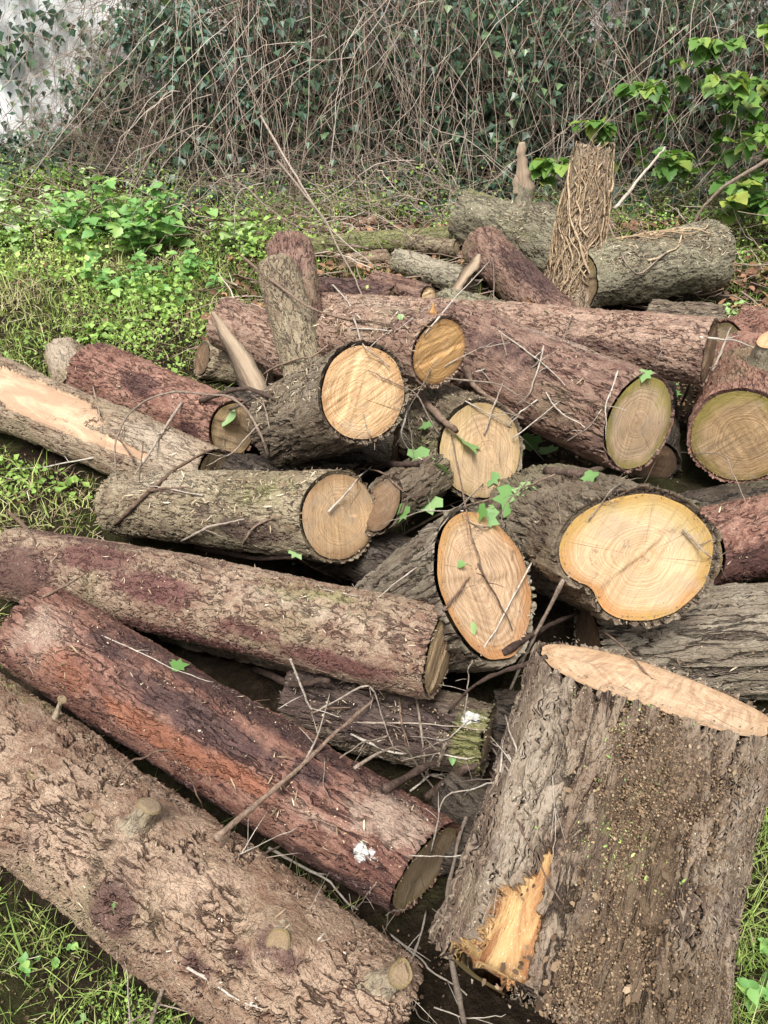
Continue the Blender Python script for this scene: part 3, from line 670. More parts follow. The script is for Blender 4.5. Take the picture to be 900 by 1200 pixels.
# ---------------------------------------------------------------- logs with limbs at the back of the pile
t = make_log('log', 'mossy grey trunk piece with a broken pointed branch standing up from it', D['L22'], BK['moss'], FC['tan2'], FC['dull'], .007,
             patches=[('green', .1, 0, .15, .12, .7), ('dark', .6, 0, .2, .06, .6), ('green', .5, 60, .3, .05, .5)], wobble=.14, seed=27, lobes=[(180, .05, 40), (40, .10, 30), (-30, -.08, 25)], bumps=[(.62, 0, .05, .10), (.2, 60, .03, .08)])
base = np.array(t.location)
sp = stub(t, np.array([.80, 4.50, .50]) - base, nrm((-.05, .05, 1)), .058, .20, 5, BK['moss'], None, .95)
wood_split = face_mat('split_wood_pale', (.50, .37, .22), (.30, .19, .10), (.35, .2, .1), .2, rings=5, saw=.9, saw_dir=(1, 0))
wood_grey = face_mat('split_wood_weathered', (.36, .275, .19), (.18, .125, .085), (.2, .13, .09), .3, rings=5, saw=.9, saw_dir=(1, 0), grey=.4)

def wedge(name, p0, p1, side, w0, w1, th0, th1, mat, parent=None, base=(0, 0, 0), seed=0, bow=0.0):
    """a torn sliver of wood from p0 to p1"""
    p0, p1 = np.array(p0, float), np.array(p1, float); ax = nrm(p1 - p0); L = np.linalg.norm(p1 - p0)
    sd = nrm(np.array(side, float) - ax * (np.array(side, float) @ ax)); up = np.cross(ax, sd)
    n = 30; t = np.linspace(0, 1, n)
    prof = np.array([(-1, -.4), (-.55, .8), (.1, 1), (.7, .6), (1, -.2), (.3, -1)])
    V = []
    for i, q in enumerate(t):
        w = (w0 + (w1 - w0) * q) * (.55 + .75 * math.sin(math.pi * min(1, q * .75 + .2))) * (1 + .35 * vnoise(np.array([q * 6, seed, 1.]), seed)); h = th0 + (th1 - th0) * q
        c = p0 + ax * L * q + up * bow * math.sin(math.pi * q) + sd * .25 * w * vnoise(np.array([q * 4, seed, 7.]), seed)
        for k, (a, b) in enumerate(prof):
            V.append(c + sd * w * a * (1 + .3 * vnoise(np.array([q * 8, k * 3, seed + .3]), seed)) + up * h * b)
    V = np.array(V); k = len(prof)
    i = (np.arange(n - 1) * k)[:, None]; j = np.arange(k)[None]; jn = (j + 1) % k
    F = np.stack([i + j, i + jn, i + k + jn, i + k + j], -1).reshape(-1, 4)
    rest = np.stack([(V - p0) @ sd, (V - p0) @ ax, np.zeros(len(V))], -1)
    me = mesh(name, V - np.array(base), [F, np.array([list(range(k))[::-1], list(range((n - 1) * k, n * k))])], True, {'rest': rest, 'rr': np.full(len(V), .5)})
    return link(name, me, mat, parent)
wedge('broken_tip', (.792, 4.51, .66), (.755, 4.53, .915), (1, .2, 0), .055, .022, .045, .012, wood_grey, t, base, 3)

t = make_log('forked_trunk', 'forked trunk with a thick upright limb wrapped in a mat of dry ivy stems', D['L24'], BK['moss'], FC['dull'], FC['dull'], .006,
             patches=[('green', .2, -20, .2, .1, .6), ('pale', .6, -30, .4, .12, .6), ('dark', .7, -100, .3, .1, .6)], wobble=.13, seed=28, cat='trunk', lobes=[(40, .08, 40), (-60, -.10, 25), (-20, .06, 20)], bumps=[(.5, -50, .03, .07), (.8, -90, .03, .08), (.12, -40, .05, .12)])
base = np.array(t.location)
LA, LB = np.array([.945, 3.73, .27]), np.array([1.01, 3.93, .985])
make_log('limb', None, (tuple(LA), tuple(LB), .14, .080, tuple(nrm(LA - LB)), tuple(nrm(LB - LA + np.array([.05, -.1, 0])))), BK['split'], None, FC['dull'], .007,
         patches=[('green', .97, 150, .05, .2, .7)], wobble=.06, seed=29, parent=t, bark_name='limb')
def stem_mat(name, stops, rough=.8):
    g = NT(name)
    oi = g.n('ObjectInfo').outputs['Random']
    geo = g.n('TexCoord').outputs['Object']
    nz = g.noise(geo, 70, 5, .7)
    f = g.ma('ADD', g.ma('MULTIPLY', oi, .45), g.mr(nz, .25, .75, .0, .6))
    g.bsdf(g.ramp(f, stops), rough, .2, g.bump(nz, .008, 1.0))
    return g.m
M_vine = stem_mat('ivy_stem_tan', [(.2, (.16, .105, .06)), (.55, (.33, .24, .15)), (.9, (.52, .41, .27))])
ax = nrm(LB - LA); u, v = frame(ax); L = np.linalg.norm(LB - LA)
r = np.random.default_rng(31)
for k in range(210):
    n = 14; q0, q1 = sorted(r.uniform(-.05, 1.02, 2)); q1 = max(q1, q0 + .35); q1 = min(q1, 1.04)
    q = np.linspace(q0, q1, n)
    th = r.uniform(0, 2 * np.pi) + np.cumsum(r.normal(0, .15, n)) + r.normal(0, 1.4) * (q - q0)
    R = (.14 - .060 * q) * (1 + .02 * np.sin(q * 9 + k)) + r.uniform(.004, .022)
    P = LA + ax * (q * L)[:, None] + (u * np.cos(th)[:, None] + v * np.sin(th)[:, None]) * R[:, None]
    P = smooth_path(P[::2], n)
    V, F = tube(P - base, r.choice([.002, .0026, .0034, .0055]) * r.uniform(.8, 1.2) * np.linspace(1, .6, n) * (1 + .2 * r.normal(0, 1, n).clip(-1, 1)), 5)
    link('ivy_stem', mesh('ivy_stem', V, F), M_vine, t)
A, B = [np.array(x) for x in D['L24'][:2]]
ax = nrm(B - A); u, v = frame(ax); L = np.linalg.norm(B - A)
for k in range(34):
    n = 12; q0 = r.uniform(.1, .7); q = np.linspace(q0, min(1.0, q0 + r.uniform(.2, .5)), n)
    th = r.uniform(-2.2, .9) + np.cumsum(r.normal(0, .16, n)) + r.normal(0, 1.2) * (q - q0)
    R = .143 + .022 * q + .012 + r.uniform(0, .014)
    P = A + ax * (q * L)[:, None] + (u * np.cos(th)[:, None] + v * np.sin(th)[:, None]) * R[:, None]
    P = smooth_path(P[::2], n)
    V, F = tube(P - base, r.choice([.0025, .0035, .006]) * np.linspace(1, .6, n) * (1 + .2 * r.normal(0, 1, n).clip(-1, 1)), 5)
    link('ivy_stem', mesh('ivy_stem', V, F), M_vine, t)

make_log('log', 'green mossy branch lying flat behind the pile among leaf litter', ((-.55, 4.55, .33), (.52, 4.72, .36), .045, .06, (-1, -.1, 0), (1, .1, 0)), BK['moss'], FC['dull'], FC['dull'], .008,
         patches=[('green', .3, 20, .5, .2, 1.2), ('green', .8, 20, .4, .2, 1.2)], wobble=.12, seed=30, bend=(.02, .03))
make_log('log', 'gnarled dark branch behind the upper end of the longest rose barked log', ((-.42, 3.95, .30), (.05, 3.75, .31), .055, .07, (-.9, .4, 0), (.9, -.4, 0)), BK['purple'], FC['dull'], FC['dull'], .007,
         patches=[('dark', .5, 20, .4, .1, .7)], wobble=.16, seed=31, bend=(.02, .05))
make_log('log', 'short grey log end beside the torn pale log, in the grass', ((-1.50, 3.30, .20), (-1.28, 2.86, .20), .085, .09, (-.3, .9, .2), (.3, -.9, 0)), BK['split'], FC['dull'], FC['dull'], .006, wobble=.1, seed=32,
         patches=[('pale', .3, 20, .3, .1, .8)])
make_log('log', 'small grey chunk wedged beneath the green rimmed log', ((.80, 2.02, .22), (.95, 1.86, .26), .055, .06, (-.7, .7, 0), (.7, -.6, .2)), BK['moss'], FC['dull'], FC['dull'], .005, wobble=.12, seed=33)
make_log('log', 'dark broken branch hidden in the gap between the dark red and pinkish logs', ((-.62, 1.58, .10), (-.22, 1.42, .13), .05, .042, (-.9, .4, 0), (.9, -.4, .1)), BK['shag'], FC['dull'], FC['dull'], .005, wobble=.12, seed=34)
o = wedge('splinter', (-.48, 2.60, .33), (-.676, 2.866, .555), (1, .1, .4), .050, .012, .007, .003, wood_grey, seed=5, bow=.012)
tag(o, 'upright torn splinter of pale wood in front of the stubby log', 'splinter')
o = wedge('splinter', (.36, 3.72, .36), (.50, 3.96, .47), (1, -.3, .2), .032, .022, .006, .004, wood_grey, seed=6)
tag(o, 'leaning flat splinter of pale wood against the broken purple log', 'splinter')
for o in [q for q in col.objects if q.get('label', '').startswith('small raised log')]:
    bb = np.array(o.location)
    wedge('torn_spike', (.165, 2.335, .70), (.158, 2.352, .775), (1, .6, 0), .024, .004, .006, .003, FC['amber'], o, bb, 9)

# ---------------------------------------------------------------- ground
def graded(lo, hi, a, b, fine, coarse):
    return np.concatenate([np.arange(lo, a, coarse), np.arange(a, b, fine), np.arange(b, hi + coarse, coarse)])
gx = graded(-60, 60, -3.6, 3.6, .042, 2.0); gy = graded(-40, 60, -.4, 7.4, .042, 2.0)
X, Y = np.meshgrid(gx, gy); Z = ground_z(X, Y)
near = np.exp(-((X / 4) ** 4 + ((Y - 3) / 5) ** 4))
Z = Z + near * (.010 * fbm(np.stack([X * 9, Y * 9, X * 0], -1), 21, 3) + .004 * vnoise(np.stack([X * 38, Y * 38, X * 0], -1), 22))
nx = len(gx); ny = len(gy)
i = (np.arange(ny - 1) * nx)[:, None]; j = np.arange(nx - 1)[None]
F = np.stack([i + j, i + j + 1, i + nx + 1 + j, i + nx + j], -1).reshape(-1, 4)
g = NT('soil_with_litter')
pos = g.n('NewGeometry').outputs['Position']
n1 = g.noise(pos, 3, 6, .65); n2 = g.noise(pos, 26, 8, .7); n3 = g.noise(pos, 90, 6, .7)
c = g.ramp(n2, [(.3, (.016, .011, .008)), (.5, (.034, .025, .017)), (.7, (.075, .056, .037))])
c = g.mix(g.ma('MULTIPLY', g.mr(n1, .46, .6), .55), c, (.055, .060, .022))
c = g.mix(g.ma('MULTIPLY', g.mr(n3, .62, .75), .6), c, (.13, .10, .065))
g.bsdf(c, 1.0, .02, g.bump(g.ma('ADD', g.ma('MULTIPLY', n2, .8), g.ma('MULTIPLY', n3, .6)), .05, 1.0))
tag(link('ground', mesh('ground', np.stack([X, Y, Z], -1).reshape(-1, 3), F), g.m), kind='structure')

# ---------------------------------------------------------------- white rendered wall behind the hedge
WY = 6.85
wx = np.linspace(-9, 9, 260); wz = np.linspace(.2, 3.0, 60)
X, Zw = np.meshgrid(wx, wz)
Yw = WY + .012 * fbm(np.stack([X * 2, Zw * 2, X * 0], -1), 41, 3) - .006 * np.abs(vnoise(np.stack([X * 24, Zw * 24, X * 0], -1), 43))
V = np.stack([X, Yw, Zw], -1).reshape(-1, 3)
nx = 260; i = (np.arange(59) * nx)[:, None]; j = np.arange(nx - 1)[None]
F = np.stack([i + j, i + j + 1, i + nx + 1 + j, i + nx + j], -1).reshape(-1, 4)
bk = V.copy(); bk[:, 1] = WY + .25
nV = len(V)
rim = np.concatenate([np.arange(nx), (np.arange(1, 60) * nx + nx - 1), (59 * nx + np.arange(nx - 2, -1, -1)), (np.arange(58, 0, -1) * nx)])
rn = np.roll(rim, -1)
side = np.stack([rim, rim + nV, rn + nV, rn], -1)
corners = np.array([[nx - 1 + nV, nV, 59 * nx + nV, 60 * nx - 1 + nV]])
g = NT('roughcast_white')
pos = g.n('NewGeometry').outputs['Position']
n1 = g.noise(pos, 120, 4, .6); n2 = g.noise(pos, 5, 5, .6); vo = g.vor(pos, 85, 'SMOOTH_F1').outputs['Distance']
c = g.mix(g.mr(n2, .35, .7), (.86, .86, .86), (.74, .74, .73))
c = g.mix(g.ma('MULTIPLY', g.mr(n1, .55, .75), .3), c, (.45, .45, .44))
g.bsdf(c, .9, .2, g.bump(g.ma('ADD', g.ma('MULTIPLY', vo, .35), n1), .006, .8))
o = link('wall', mesh('wall', np.concatenate([V, bk]), [F, side, corners], True), g.m)
tag(o, 'white roughcast rendered wall behind the ivy and brambles', 'wall')
# ---------------------------------------------------------------- leaves and blades
def leaf_mat(name, stops, obj=False, rough=.5, trans=.28, spec=.35):
    g = NT(name)
    f = g.n('ObjectInfo').outputs['Random'] if obj else g.attr('rnd')
    geo = g.n('NewGeometry').outputs['Position']
    nz = g.noise(geo, 55, 4, .6)
    c = g.ramp(g.ma('ADD', g.ma('MULTIPLY', f, .82), g.ma('MULTIPLY', nz, .18)), stops)
    br = g.mix(1.0, c, (1.35, 1.35, .9), 'MULTIPLY')
    g.bsdf(c, rough, spec, g.bump(nz, .003, .4), trans=(trans, br))
    return g.m
M_ivy = leaf_mat('ivy_dark', [(.0, (.016, .036, .022)), (.45, (.038, .078, .046)), (.75, (.065, .12, .062)), (.97, (.15, .23, .09))], rough=.38, trans=.12, spec=.5)
M_cover = leaf_mat('ground_cover_green', [(.05, (.11, .20, .04)), (.4, (.23, .37, .08)), (.75, (.36, .50, .13)), (.95, (.50, .56, .2))])
M_grass = leaf_mat('grass_mixed', [(.02, (.08, .14, .03)), (.35, (.20, .30, .07)), (.62, (.36, .44, .13)), (.8, (.45, .45, .20)), (.93, (.56, .49, .31))], rough=.6, trans=.25, spec=.2)
M_straw = leaf_mat('dry_straw', [(.05, (.10, .065, .04)), (.4, (.27, .20, .125)), (.75, (.46, .38, .26)), (.95, (.58, .53, .43))], rough=.8, trans=.05, spec=.15)
M_cane = leaf_mat('dry_canes', [(.0, (.055, .036, .030)), (.3, (.13, .088, .066)), (.6, (.27, .20, .155)), (.85, (.45, .38, .315)), (1., (.58, .53, .46))], rough=.8, trans=.0001, spec=.15)
M_weed = leaf_mat('weed_leaf', [(.05, (.10, .23, .06)), (.5, (.17, .34, .10)), (.9, (.30, .45, .13))], obj=True, rough=.45)
M_palelf = leaf_mat('pale_leaf', [(.05, (.20, .36, .10)), (.5, (.33, .46, .19)), (.9, (.50, .58, .38))], obj=True, rough=.5)
M_bram = leaf_mat('bramble_leaf', [(.05, (.05, .12, .025)), (.45, (.10, .20, .042)), (.75, (.16, .27, .06)), (.95, (.36, .38, .08))], obj=True, rough=.42)
M_teal = leaf_mat('pinnate_leaf', [(.05, (.05, .10, .075)), (.5, (.09, .165, .12)), (.9, (.15, .23, .165))], obj=True, rough=.45, trans=.12)
M_loose = leaf_mat('loose_leaf', [(.05, (.10, .22, .05)), (.5, (.16, .30, .10)), (.9, (.27, .40, .17))], obj=True, rough=.45)
M_crust = leaf_mat('bark_crumbs', [(.05, (.04, .025, .016)), (.5, (.10, .066, .042)), (.85, (.21, .148, .09)), (.99, (.45, .36, .25))], rough=.9, trans=.0001, spec=.1)
M_brown = leaf_mat('dead_leaf', [(.05, (.07, .035, .022)), (.5, (.17, .085, .05)), (.9, (.36, .21, .11))], rough=.75, trans=.05)

# templates: x = width, y = length from stalk to tip, z = normal
def tpl_ivy():
    pts = [(0, 0), (.30, -.06), (.52, .18), (.36, .34), (.50, .60), (.22, .62), (0, 1.0)]
    V = [(0, .02, 0), (0, .45, -.03), (0, 1, -.05)]
    R = [(x, y, .06 * abs(x) * 2 - .04 * y) for x, y in pts[1:-1]]
    Lf = [(-x, y, z) for x, y, z in R]
    V = V + R + Lf                      # 3..7 right, 8..12 left
    F = [(0, 3, 4), (0, 4, 5), (0, 5, 1), (1, 5, 6), (1, 6, 7), (1, 7, 2), (0, 9, 8), (0, 10, 9), (0, 1, 10), (1, 11, 10), (1, 12, 11), (1, 2, 12)]
    return np.array(V, float), np.array(F)
def tpl_oval(w=.34, n=5, serr=0.0, curl=.12):
    y = np.linspace(0, 1, n + 2); V = [(0, q, -curl * q * q) for q in y]; R = []; Lf = []
    for k, q in enumerate(y[1:-1]):
        ww = w * math.sin(math.pi * q ** .72) * (1 + serr * (-1) ** k)
        R.append((ww, q + .03, ww * .35 - curl * q * q)); Lf.append((-ww, q + .03, ww * .35 - curl * q * q))
    b = len(V); V = V + R + Lf; F = []
    for k in range(n - 1):
        F += [(k + 1, b + k, b + k + 1), (k + 1, b + k + 1, k + 2), (k + 1, b + n + k + 1, b + n + k), (k + 1, k + 2, b + n + k + 1)]
    F += [(0, b, 1), (0, 1, b + n), (n, b + n - 1, n + 1), (n, n + 1, b + 2 * n - 1)]
    return np.array(V, float), np.array(F)
def tpl_small():
    V = [(0, 0, 0), (.33, .45, .07), (0, 1, -.06), (-.33, .45, .07), (0, .5, 0)]
    return np.array(V, float), np.array([(0, 1, 4), (1, 2, 4), (0, 4, 3), (4, 2, 3)])
CHIP = (np.array([(-.25, 0, 0), (.3, .12, .06), (.38, .62, -.05), (-.05, 1, .1), (-.4, .55, 0)]), np.array([(0, 1, 2), (0, 2, 4), (4, 2, 3)]))
IVYS = (np.array([(0, 0, 0), (.5, .22, .08), (.27, .5, .02), (0, 1, -.08), (-.27, .5, .02), (-.5, .22, .08)]), np.array([(0, 1, 2), (0, 2, 3), (0, 3, 4), (0, 4, 5)]))
IVY, OVAL, OVAL3, SMALL = tpl_ivy(), tpl_oval(.33, 5), tpl_oval(.40, 7, .10, .18), tpl_small()

def bases(yaw, pitch, roll):
    """rows of right, forward, normal for each leaf"""
    cy, sy, cp, sp_ = np.cos(yaw), np.sin(yaw), np.cos(pitch), np.sin(pitch)
    fwd = np.stack([cy * cp, sy * cp, sp_], -1)
    right = np.stack([sy, -cy, np.zeros_like(cy)], -1)
    nor = np.cross(right, fwd)
    cr, sr = np.cos(roll)[:, None], np.sin(roll)[:, None]
    return right * cr + nor * sr, fwd, nor * cr - right * sr

def leaves(name, tpl, pos, size, yaw, pitch, roll, mat, rnd=None, width=1.0, smooth=False):
    V, F = tpl; n = len(pos)
    r_, f_, n_ = bases(yaw, pitch, roll)
    W = (V[None, :, 0:1] * np.asarray(width).reshape(-1, 1, 1) * r_[:, None] + V[None, :, 1:2] * f_[:, None] + V[None, :, 2:3] * n_[:, None]) * np.asarray(size).reshape(-1, 1, 1) + pos[:, None]
    FF = (F[None] + (np.arange(n) * len(V))[:, None, None]).reshape(-1, 3)
    rn = rng.random(n) if rnd is None else rnd
    me = mesh(name, W.reshape(-1, 3), FF, smooth, {'rnd': np.repeat(rn, len(V))})
    return link(name, me, mat)

def tubes(name, paths, radii, rnd, mat, sides=3, kind='stuff', label=None, cat=None):
    VV, FF, RN = [], [], []; b = 0
    for P, r_, q in zip(paths, radii, rnd):
        V, F = tube(P, r_, sides, False)
        VV.append(V); FF.append(F[0] + b); RN.append(np.full(len(V), q)); b += len(V)
    o = link(name, mesh(name, np.concatenate(VV), np.concatenate(FF), True, {'rnd': np.concatenate(RN)}), mat)
    return tag(o, label, cat, None, kind)

def log_dist(x, y):
    """2-D distance to the nearest log's side"""
    d = np.full(x.shape, 9.0)
    for A, B, ra, rb in LOGS:
        a, b = A[:2], B[:2]; ab = b - a; L2 = max(ab @ ab, 1e-6)
        t_ = np.clip(((x - a[0]) * ab[0] + (y - a[1]) * ab[1]) / L2, 0, 1)
        d = np.minimum(d, np.hypot(x - a[0] - ab[0] * t_, y - a[1] - ab[1] * t_) - (ra + (rb - ra) * t_))
    return d
def inside_pile(x, y):
    lim = np.interp(y, [0, .6, 1.0, 1.6, 2.1, 2.6, 3.1, 3.6], [-.25, -.45, -.85, -1.1, -.95, -.75, -.55, -.3])
    limr = np.interp(y, [0, .5, .9, 1.3, 3.0, 3.6], [.56, .60, .80, 2.2, 2.2, 1.2])
    return (x > lim) & (x < limr) & (y < 3.6)

# hedge: bare arching canes
r = np.random.default_rng(12)
paths, radii, rn = [], [], []
def cane(p0, p1, sag, wig, r0, shade, n=9):
    t_ = np.linspace(0, 1, n)[:, None]
    P = p0 + (p1 - p0) * t_ + np.array([0, 0, 1.0]) * sag * (4 * t_ * (1 - t_))
    w = np.cumsum(r.normal(0, wig, (n, 3)), 0); w -= w[0] + (w[-1] - w[0]) * t_ * .6
    paths.append(P + w); radii.append(r0 * np.linspace(1, .5, n)); rn.append(shade)
cl = r.uniform(-1.6, 4.4, 60)
for k in range(1500):                  # hanging, crossing stems
    x = r.choice(cl) + r.normal(0, .12); y = r.uniform(5.7, 6.6); z = r.uniform(.8, 2.3)
    dx = r.normal(0, .5); L = r.uniform(.3, 1.5)
    p0 = np.array([x, y, z]); p1 = np.array([x + dx, y - abs(r.normal(0, .35)), max(z - L, .40)])
    dark = r.random() < .45
    cane(p0, p1, r.uniform(-.05, .25), .024, r.uniform(.0014, .0036), r.uniform(0, .35) if dark else r.uniform(.3, .9))
for k in range(1500):                   # arching sideways
    x = r.uniform(-2.2, 4.4); y = r.uniform(5.7, 6.6); z = r.uniform(.6, 1.9)
    a = r.uniform(-1, 1); L = r.uniform(.2, .8)
    cane(np.array([x, y, z]), np.array([x + L * math.copysign(math.cos(a), r.normal()), y + r.normal(0, .2), z + L * math.sin(a) * .8 - .15]), r.uniform(0, .22), .028, r.uniform(.0013, .0032), r.uniform(.2, .95))
for k in range(900):                   # heap of dead stems in front of the wall
    x = max(-2.75, r.normal(-1.95, .42)); z = .45 + abs(r.normal(0, .36)) * (1.0 if x > -2.6 else .7); y = r.uniform(5.75, 6.6)
    a = r.uniform(-1.2, 1.5); L = r.uniform(.2, .65)
    cane(np.array([x, y, z]), np.array([x + L * math.cos(a), y + r.normal(0, .15), max(.4, z + L * math.sin(a) * r.choice([1, -1]))]), r.uniform(-.05, .15), .022, r.uniform(.0016, .0036), r.uniform(.35, 1.0))
for k in range(60):                   # thin stems in front of the wall at the left
    x = r.uniform(-3.3, -1.6); z = r.uniform(.4, 1.5); y = r.uniform(6.2, 6.7)
    cane(np.array([x, y, .4]), np.array([x + r.normal(0, .35), y, z]), .05, .02, r.uniform(.0016, .003), r.uniform(.1, .8))
for k in range(800):                   # fine dead twigs at the hedge's foot
    x = r.uniform(-2.6, 3.6) if k < 500 else r.normal(-.3, .5); y = r.uniform(4.4, 6.0); z = ground_z(x, y) + r.uniform(0, .25)
    a = r.uniform(0, 6.28); L = r.uniform(.15, .6)
    cane(np.array([x, y, z]), np.array([x + L * math.cos(a), y + L * .4 * math.sin(a), z + r.uniform(-.1, .22)]), r.uniform(0, .08), .015, r.uniform(.0016, .0036), r.uniform(.2, .9))
for k in range(620):                   # pale dead canes on the outside of the thicket
    x = r.uniform(-1.5, 4.2); y = r.uniform(5.1, 5.9); z = r.uniform(.55, 1.9); L = r.uniform(.4, 1.3); dx = r.normal(0, .5)
    cane(np.array([x, y + .25, z]), np.array([x + dx, y - r.uniform(0, .15), max(z - L, .40)]), r.uniform(0, .2), .02, r.uniform(.0016, .0038), r.uniform(.5, 1.0))
tubes('bramble_thicket', paths, radii, rn, M_cane, 3, 'stuff', 'tangle of dry grey bramble canes along the wall', 'bramble')

# hedge: ivy, dense low down and thinning to the left, where the wall shows
n = 42000
x = r.uniform(-3.4, 4.4, n); z = .36 + np.abs(r.normal(0, .75, n)); y = r.uniform(5.95, 6.75, n) - 1.0 * np.exp(-((z - .36) / .22) ** 2) * r.random(n) ** 1.5; z = np.maximum(z, ground_z(x, y) + .02) - (6 - np.minimum(y, 6)) * .06
patchy = fbm(np.stack([x * 2.0, z * 2.0, y * 1.2], -1), 61, 3)
keep = patchy > np.interp(x, [-3.4, -2.3, -1.5, -.5, 1.2, 2.2, 4.4], [1.6, 1.0, .1, -.12, -.2, -.45, -.7]) + np.interp(z, [.4, .7, 1.2, 2], [-.9, -.5, -.12, .0])
keep &= z < 2.4
x, y, z = x[keep], y[keep], z[keep]; n = len(x)
o = leaves('ivy_mass', IVYS, np.stack([x, y, z], -1), r.uniform(.04, .085, n), -np.pi / 2 + r.normal(0, .9, n), r.normal(-.75, .5, n), r.normal(0, .5, n), M_ivy)
tag(o, 'dark ivy leaves filling the foot of the hedge', 'ivy', None, 'stuff')
n = 15000
x = r.uniform(-1.9, 4.5, n); z = r.uniform(.3, 2.5, n); y = r.uniform(6.55, 6.8, n)
k = (fbm(np.stack([x * 3, z * 3, x * 0], -1), 66, 2) > np.interp(x, [-1.9, -1.2, 0], [.5, -.1, -.5]) + np.interp(z, [.8, 1.7], [0, .35])); x, y, z = x[k], y[k], z[k]; n = len(x)
o = leaves('deep_ivy', IVYS, np.stack([x, y, z], -1), r.uniform(.06, .10, n), -np.pi / 2 + r.normal(0, .8, n), r.normal(-.9, .4, n), r.normal(0, .5, n), M_ivy, r.random(n) * .7)
tag(o, 'deep ivy covering the wall behind the brambles', 'ivy', None, 'stuff')
n = 5000
cx = r.uniform(-1.6, 4.0, 70); cz = r.uniform(.42, 1.7, 70); cy = r.uniform(5.6, 6.1, 70); k = r.integers(0, 70, n)
x, y, z = cx[k] + r.normal(0, .14, n), cy[k] + r.normal(0, .08, n), np.maximum(.42, cz[k] + r.normal(0, .13, n))
o = leaves('ivy_sprays', IVYS, np.stack([x, y, z], -1), r.uniform(.035, .07, n), -np.pi / 2 + r.normal(0, 1.0, n), r.normal(-.6, .5, n), r.normal(0, .5, n), M_ivy, np.clip(r.normal(.6, .25, n), 0, 1))
tag(o, 'ivy sprays hanging among the bare canes', 'ivy', None, 'stuff')
n = 520
cx = r.uniform(-3.4, -1.6, 40); cz = r.uniform(.75, 1.75, 40)
k = r.integers(0, 40, n)
x = cx[k] + r.normal(0, .10, n); z = cz[k] + r.normal(0, .10, n); y = WY - .03 - np.abs(r.normal(0, .05, n))
o = leaves('wall_ivy', IVYS, np.stack([x, y, z], -1), r.uniform(.05, .09, n), -np.pi / 2 + r.normal(0, .6, n), r.normal(-1.1, .3, n), r.normal(0, .5, n), M_ivy)
tag(o, 'ivy leaves climbing in patches up the white wall', 'ivy', None, 'stuff')

n = 2600
x = r.uniform(-3.6, -1.4, n); y = r.uniform(6.0, 6.84, n); z = ground_z(x, y) + np.abs(r.normal(0, .10, n))
o = leaves('creeping_ivy', IVYS, np.stack([x, y, z], -1), r.uniform(.035, .07, n), -np.pi / 2 + r.normal(0, 1.2, n), r.normal(-.4, .5, n), r.normal(0, .5, n), M_ivy)
tag(o, 'ivy creeping along the foot of the white wall', 'ivy', None, 'stuff')
# low green cover at the hedge's foot and in the clearing
def scatter(n, x0, x1, y0, y1, dens, seed):
    q = np.random.default_rng(seed); x = q.uniform(x0, x1, n); y = q.uniform(y0, y1, n)
    k = q.random(n) < dens(x, y); return x[k], y[k], q
def cover_d(x, y):
    p = fbm(np.stack([x * 1.5, y * 1.5, x * 0], -1), 71, 3)
    edge = np.interp(y, [2.2, 3.2, 3.8, 4.5, 5.9, 6.3], [.02, .06, .18, .75, .8, .3])
    side = np.interp(x, [-3.2, -.2, .6, 1.3, 4], [1, 1, .75, .5, .45])
    return np.clip(edge * side * .8 + p * .75, 0, 1) * (log_dist(x, y) > .03) * ~inside_pile(x, y)
x, y, q = scatter(130000, -3.4, 3.8, 2.2, 6.2, cover_d, 72); n = len(x)
hgt = np.abs(q.normal(0, .05, n)) * (1 + 1.2 * (fbm(np.stack([x * 2.5, y * 2.5, x * 0], -1), 73, 2) > .2)) * np.clip((y - 2) / 2.5, .3, 1)
pos = np.stack([x, y, ground_z(x, y) + .008 + hgt], -1)
shade = np.clip(.5 + .35 * fbm(np.stack([x * 3, y * 3, x * 0], -1), 74, 2) + q.normal(0, .18, n), 0, 1)
o = leaves('ground_cover', SMALL, pos, q.uniform(.009, .026, n) * (1 + .7 * (fbm(np.stack([x * 4, y * 4, x * 0], -1), 75, 2) > .35)), q.uniform(0, 6.28, n), q.normal(.25, .5, n), q.normal(0, .5, n), M_cover, shade, 1.25)
tag(o, 'bright small leaved weeds carpeting the clearing', 'weeds', None, 'stuff')

# grass
def blades(name, x, y, h, w, q, mat, shade, lean=.6, label=None):
    n = len(x); yaw = q.uniform(0, 6.28, n); ln = np.abs(q.normal(0, lean, n)); tw = q.uniform(0, 6.28, n)
    d = np.stack([np.cos(yaw), np.sin(yaw), np.zeros(n)], -1); s_ = np.stack([np.cos(tw), np.sin(tw), np.zeros(n)], -1)
    b = np.stack([x, y, ground_z(x, y) - .004], -1); up = np.array([0, 0, 1.0])
    V = []
    for t_, ww in ((0, 1), (.5, .8), (1, .08)):
        c = b + up * (h * t_ * (1 - .35 * np.minimum(ln, 1.5) * t_))[:, None] + d * (h * ln * t_ * t_)[:, None]
        V += [c - s_ * (w * ww)[:, None], c + s_ * (w * ww)[:, None]]
    V = np.stack(V, 1).reshape(-1, 3)
    f = np.array([(0, 1, 3, 2), (2, 3, 5, 4)])
    F = (f[None] + (np.arange(n) * 6)[:, None, None]).reshape(-1, 4)
    o = link(name, mesh(name, V, F, True, {'rnd': np.repeat(shade, 6)}), mat)
    return tag(o, label, 'grass', None, 'stuff')
def grass_d(x, y):
    p = fbm(np.stack([x * 2.2, y * 2.2, x * 0], -1), 81, 3)
    d = np.interp(y, [.2, 1.2, 2.4, 4.2, 5.2, 6.2], [.75, .6, .95, .85, .4, .15]) + .55 * p
    return np.clip(d, 0, 1) * (log_dist(x, y) > .004) * ~inside_pile(x, y)
x, y, q = scatter(125000, -3.4, 3.6, .15, 5.9, grass_d, 82); n = len(x)
